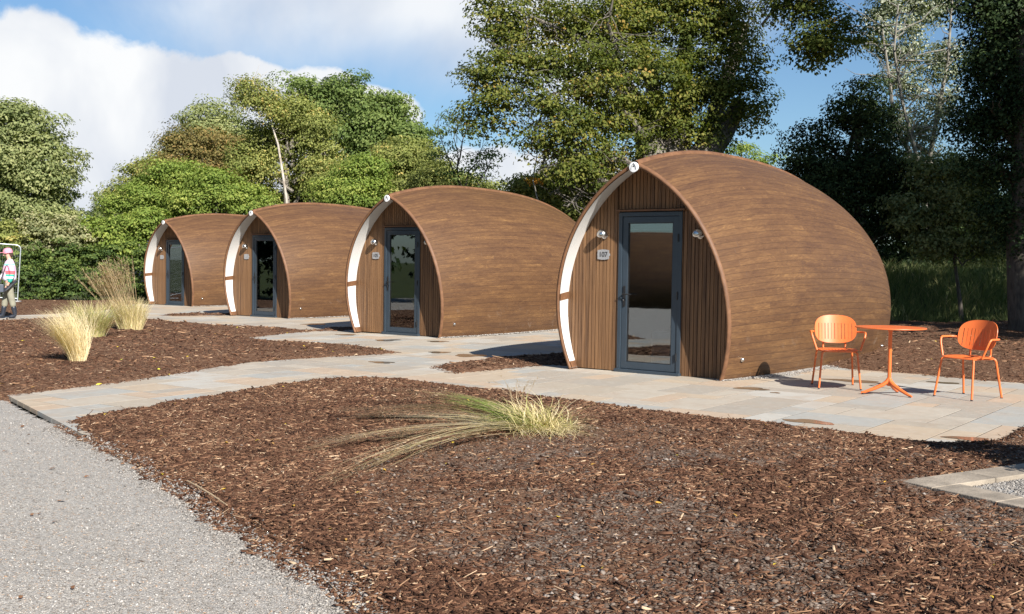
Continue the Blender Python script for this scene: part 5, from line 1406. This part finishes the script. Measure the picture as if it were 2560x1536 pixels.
def make_chair():
    root = empty('armchair', (0, 0, 0))
    tilt = R_(12)
    def bf(x, z):     # backrest: curved round the sitter and leaning back
        zz = z+0.175; return (x, -0.175-zz*math.tan(tilt)+1.15*x*x, 0.505+zz)
    panel('backrest', 0.245, 0.166, 5, -0.72, 0.42, bf, root)
    def sf(x, y):
        return (x, y, 0.452-0.018*math.cos(x/0.23*math.pi/2)*math.cos(y/0.24*math.pi/2)-(0.10*max(0, y-0.13))+0.03*max(0, -y-0.15))
    panel('seat', 0.232, 0.222, 4, -0.75, 0.55, sf, root)
    R = 0.0118
    q = MB(); q.tube(arc_pts([(-.19, .16, .435), (-.20, -.16, .432), (.20, -.16, .432), (.19, .16, .435), (-.19, .16, .435)], .04), 0.009, 10); q.build('seat_frame', MAT['orange'], root, smooth=True)
    for s in (-1, 1):
        q = MB(); q.tube(arc_pts([(s*.165, .15, .436), (s*.200, .185, .428), (s*.238, .250, 0.0)], .03), R, 12); lg = q.build('leg', MAT['orange'], root, smooth=True)
        g = MB(); g.tube([(s*.238, .250, 0.0), (s*.2372, .2488, .012)], .0135, 12); g.build('glide', MAT['foot'], lg, smooth=True)
        q = MB(); q.tube(arc_pts([(s*.14, -.14, .436), (s*.205, -.185, .432), (s*.240, -.262, 0.0)], .05), R, 12); lg = q.build('leg', MAT['orange'], root, smooth=True)
        g = MB(); g.tube([(s*.240, -.262, 0.0), (s*.239, -.2604, .012)], .0135, 12); g.build('glide', MAT['foot'], lg, smooth=True)
        q = MB(); q.tube(arc_pts([(s*.236, -.165, .650), (s*.305, -.10, .655), (s*.312, .060, .655), (s*.300, .085, .60), (s*.248, .110, .446)], .045), R, 12); q.build('arm', MAT['orange'], root, smooth=True)
        q = MB(); q.tube(arc_pts([(s*.12, -.10, .434), (s*.13, -.205, .440), (s*.13, -.205, .60)], .05), 0.010, 12); q.build('back_support', MAT['orange'], root, smooth=True)
    return root
ch = make_chair()
ch.location = (3.865, 12.86, gz(3.865)+0.002); ch.rotation_euler = (0, 0, R_(173))
tag(ch, 'orange metal armchair left of the table, its pale sunlit backrest close to the pod', 'chair', 'orange patio chairs')
c2 = copy_tree(ch)
c2.location = (5.035, 11.93, gz(5.035)+0.002); c2.rotation_euler = (0, 0, R_(121))
tag(c2, 'orange metal armchair on the far right of the patio, facing the table', 'chair', 'orange patio chairs')
TX, TY = 4.235, 12.12
tb = empty('bistro_table', (TX, TY, gz(TX)+0.002)); tag(tb, 'round orange metal table on a tripod pedestal between the two chairs', 'table')
q = MB(); q.lathe([(0.05, 0.738), (0.365, 0.744), (0.380, 0.748), (0.383, 0.754), (0.380, 0.760), (0.0005, 0.760)], 64); q.build('table_top', MAT['orange'], tb, smooth=True)
q = MB(); q.lathe([(0.020, 0.10), (0.020, 0.70), (0.032, 0.728), (0.07, 0.738)], 20); q.build('pole', MAT['orange'], tb, smooth=True)
for a in (168, 52, -56):
    c, s = math.cos(R_(a)), math.sin(R_(a)); q = MB()
    q.tube([(0, 0, .19), (.02*c, .02*s, .15), (.06*c, .06*s, .115), (.15*c, .15*s, .068), (.26*c, .26*s, .022), (.30*c, .30*s, .012)], [.020, .024, .023, .020, .016, .010], 12)
    lg = q.build('leg', MAT['orange'], tb, smooth=True)
    q = MB(); q.lathe([(.015, 0), (.015, .012)], 12, (.275*c, .275*s, 0)); q.build('glide', MAT['foot'], lg)

# ------------------------------------------------------------------ fence panel at the left
M_galv = plain('galvanised_tube', (0.42, 0.46, 0.48), 0.4, 0.6)
YF = 36.0
fr = at(41, 600, YF); fx = fr.x
fp = empty('fence_panel', (fx, YF, gz(fx)), R_(20)); tag(fp, 'grey metal mesh fence panel with rounded corners behind the walking person', 'fence panel')
fp.rotation_euler = (0, R_(3.5), R_(20))
q = MB(); q.tube(arc_pts([(0, 0, 0.0), (0, 0, 1.95), (-3.3, 0, 1.95), (-3.3, 0, 0.0)], .16), .021, 10); q.tube([(-3.3, 0, .18), (0, 0, .18)], .015, 8); q.build('frame', M_galv, fp, smooth=True)
q = MB()
for i in range(1, 44): q.tube([(-i*.075, 0, .18), (-i*.075, 0, 1.94)], .0022, 4)
for i in range(1, 9): q.tube([(-3.3, 0, .18+i*.2), (0, 0, .18+i*.2)], .0022, 4)
q.build('mesh', M_galv, fp)
q = MB(); q.box(-.14, .10, -.35, .35, -.03, .10); q.build('foot_block', MAT['gravel_dk'], fp, bevel=.02)

# ------------------------------------------------------------------ the walking person
def skin(name, verts, edges, radii, m, parent, levels=2, root=0):
    me = bpy.data.meshes.new(name); me.from_pydata(verts, edges, [])
    o = bpy.data.objects.new(name, me); COL.objects.link(o)
    md = o.modifiers.new('skin', 'SKIN'); md.use_smooth_shade = True
    for i, rr in enumerate(radii):
        sv = me.skin_vertices[0].data[i]; sv.radius = rr if isinstance(rr, tuple) else (rr, rr); sv.use_root = (i == root)
    sb = o.modifiers.new('sub', 'SUBSURF'); sb.levels = levels; sb.render_levels = levels
    dg = bpy.context.evaluated_depsgraph_get(); m2 = bpy.data.meshes.new_from_object(o.evaluated_get(dg))
    bpy.data.objects.remove(o)
    return link(name, m2, m, parent, smooth=True)
P0 = at(1, 600, 27.05)
pr_ = empty('person', (P0.x, 27.05, gz(P0.x)), R_(25)); tag(pr_, 'person in pink cap and patchwork fleece walking left at the picture edge', 'person')
skin_m = plain('skin', (0.55, 0.32, 0.24), 0.5, var=.04)
b = [(.205, 0, .90), (.21, 0, 1.05), (.215, 0, 1.22), (.215, 0, 1.38), (.20, 0, 1.46), (.185, 0, 1.52), (.165, 0, 1.60), (.165, 0, 1.68),
     (.215, -.17, 1.39), (.265, -.215, 1.16), (.225, -.235, .98), (.17, -.23, .86), (.15, -.225, .815),
     (.215, .17, 1.39), (.14, .215, 1.15), (.02, .20, 1.02), (-.05, .18, .96), (-.08, .175, .93),
     (.19, -.09, .84), (.255, -.10, .48), (.325, -.10, .12), (.29, -.10, .06),
     (.19, .09, .84), (.10, .09, .48), (.045, .09, .12), (.01, .09, .06)]
e = [(0, 1), (1, 2), (2, 3), (3, 4), (4, 5), (5, 6), (6, 7), (3, 8), (8, 9), (9, 10), (10, 11), (11, 12), (3, 13), (13, 14), (14, 15), (15, 16), (16, 17), (0, 18), (18, 19), (19, 20), (20, 21), (0, 22), (22, 23), (23, 24), (24, 25)]
rd = [(.13, .15), (.12, .14), (.12, .145), (.10, .14), .055, .052, (.085, .07), (.06, .055), .055, .043, .036, .028, .032, .055, .043, .036, .028, .032, .085, .058, .042, .020, .085, .058, .042, .020]
skin('body', b, e, rd, skin_m, pr_)
def patch_mat():
    m, t = mat('patchwork_fleece'); g = t.n('ShaderNodeTexCoord').outputs['Object']; x, y, z = t.sep(g)
    sleeve = t.smooth(t.math('ADD', t.math('MULTIPLY', y, -1.0), 0.0), .13, .15)
    c1 = t.ramp(t.math('DIVIDE', t.math('SUBTRACT', z, .8), .7), [(0.0, (0.03, 0.33, 0.26)), (.28, (0.60, 0.68, 0.68)), (.36, (0.03, 0.36, 0.28)), (.44, (0.75, 0.10, 0.12)), (.56, (0.80, 0.36, 0.50)), (.74, (0.25, 0.60, 0.55)), (.82, (0.82, 0.45, 0.60)), (.93, (0.78, .62, .74))], 'CONSTANT')
    c2 = t.ramp(t.math('DIVIDE', t.math('SUBTRACT', z, .8), .7), [(0.0, (0.62, 0.60, 0.72)), (.35, (0.70, 0.62, 0.74)), (.5, (0.80, 0.52, 0.64)), (.85, (0.80, 0.60, 0.72))])
    pbsdf(t, base=t.mix(sleeve, c2, c1), rough=.9, normal=t.bump(t.noise(g, 60, 3), .5, .01)); return m
jb = [(.205, 0, .90), (.20, 0, 1.05), (.20, 0, 1.22), (.205, 0, 1.37), (.195, 0, 1.49),
      (.215, -.17, 1.385), (.27, -.22, 1.16), (.225, -.24, .98), (.185, -.235, .89), (.215, .17, 1.385), (.14, .22, 1.15), (.02, .205, 1.02), (-.02, .19, .985)]
je = [(0, 1), (1, 2), (2, 3), (3, 4), (3, 5), (5, 6), (6, 7), (7, 8), (3, 9), (9, 10), (10, 11), (11, 12)]
skin('fleece_jacket', jb, je, [(.17, .175), (.185, .18), (.18, .175), (.15, .17), .078, .082, .075, .062, .052, .082, .075, .062, .052], patch_mat(), pr_)
tb_ = [(.205, 0, .95), (.205, 0, .86), (.19, -.09, .80), (.245, -.10, .50), (.295, -.10, .27), (.19, .09, .80), (.11, .09, .50), (.075, .09, .27)]
skin('trousers', tb_, [(0, 1), (1, 2), (2, 3), (3, 4), (1, 5), (5, 6), (6, 7)], [(.14, .15), (.14, .15), .105, .085, .075, .105, .085, .075], plain('khaki_trousers', (0.22, 0.21, 0.16), .85), pr_)
bm_ = plain('dark_boot', (0.020, 0.024, 0.035), .35)
for pts in ([(.282, -.10, .33), (.315, -.10, .16), (.325, -.10, .065), (.24, -.10, .05), (.165, -.10, .035)], [(.082, .09, .33), (.058, .09, .16), (.045, .09, .065), (-.04, .09, .05), (-.13, .09, .035)]):
    skin('boot', pts, [(0, 1), (1, 2), (2, 3), (3, 4)], [.072, .060, .058, .048, .036], bm_, pr_)
skin('hair', [(.20, 0, 1.66), (.235, 0, 1.60), (.25, 0, 1.53)], [(0, 1), (1, 2)], [(.085, .08), (.07, .07), .045], plain('dark_hair', (0.06, 0.035, 0.025), .6), pr_)
q = MB(); Rm = Matrix.Rotation(R_(-8), 4, 'Y')
q.lathe([(.112, -.01), (.114, .03), (.10, .08), (.06, .115), (.004, .125)], 24, (.17, 0, 1.64), Rm)
q.prism([(-.02+.0, -.08), (-.10, -.055), (-.125, 0), (-.10, .055), (-.02, .08), (.05, .08), (.05, -.08)], -.004, .006, lambda x, y, z: (x+.08, y, 1.648+z+x*.12))
q.build('cap', plain('pink_cap', (0.72, 0.26, 0.34), .8), pr_, smooth=True)
bagm = plain('black_bag', (0.022, 0.024, 0.03), .6)
q = MB(); q.tube([(.19, -.13, 1.47), (.10, -.19, 1.25), (.02, -.245, 1.02), (-.02, -.255, .85)], .012, 6); q.build('strap', bagm, pr_)
skin('jacket_round_waist', [(.36, -.10, .93), (.25, -.20, .86), (.12, -.24, .74), (.03, -.22, .66)], [(0, 1), (1, 2), (2, 3)], [(.045, .03), (.065, .035), (.10, .035), (.06, .03)], bagm, pr_)
q = MB(); q.box(-.13, .07, -.285, -.215, .66, .86); bg_ = q.build('shoulder_bag', plain('navy_bag', (0.05, 0.06, 0.085), .55), pr_, bevel=.018); bg_.rotation_euler = (0, R_(0), 0)
# face and hand details
q = MB(); q.tube([(.088, 0, 1.60), (.066, 0, 1.575), (.085, 0, 1.568)], [.010, .016, .010], 8); q.build('nose', skin_m, pr_, smooth=True)
for (hx, hy, hz, dxx) in ((.15, -.225, .815, -.4), (-.08, .175, .93, -.8)):
    for i in range(4):
        o_ = (i-1.5)*.016; L_ = (.070, .078, .074, .058)[i]
        skin('finger', [(hx+o_*.9, hy-.012+abs(o_)*.1, hz-.015), (hx+o_-.01, hy-.012, hz-.015-L_*.5), (hx+o_-.022, hy, hz-.015-L_)], [(0, 1), (1, 2)], [.010, .009, .007], skin_m, pr_, 1)
    skin('thumb', [(hx-.02, hy-.01, hz+.005), (hx-.045, hy-.014, hz-.02), (hx-.05, hy-.006, hz-.05)], [(0, 1), (1, 2)], [.012, .010, .008], skin_m, pr_, 1)
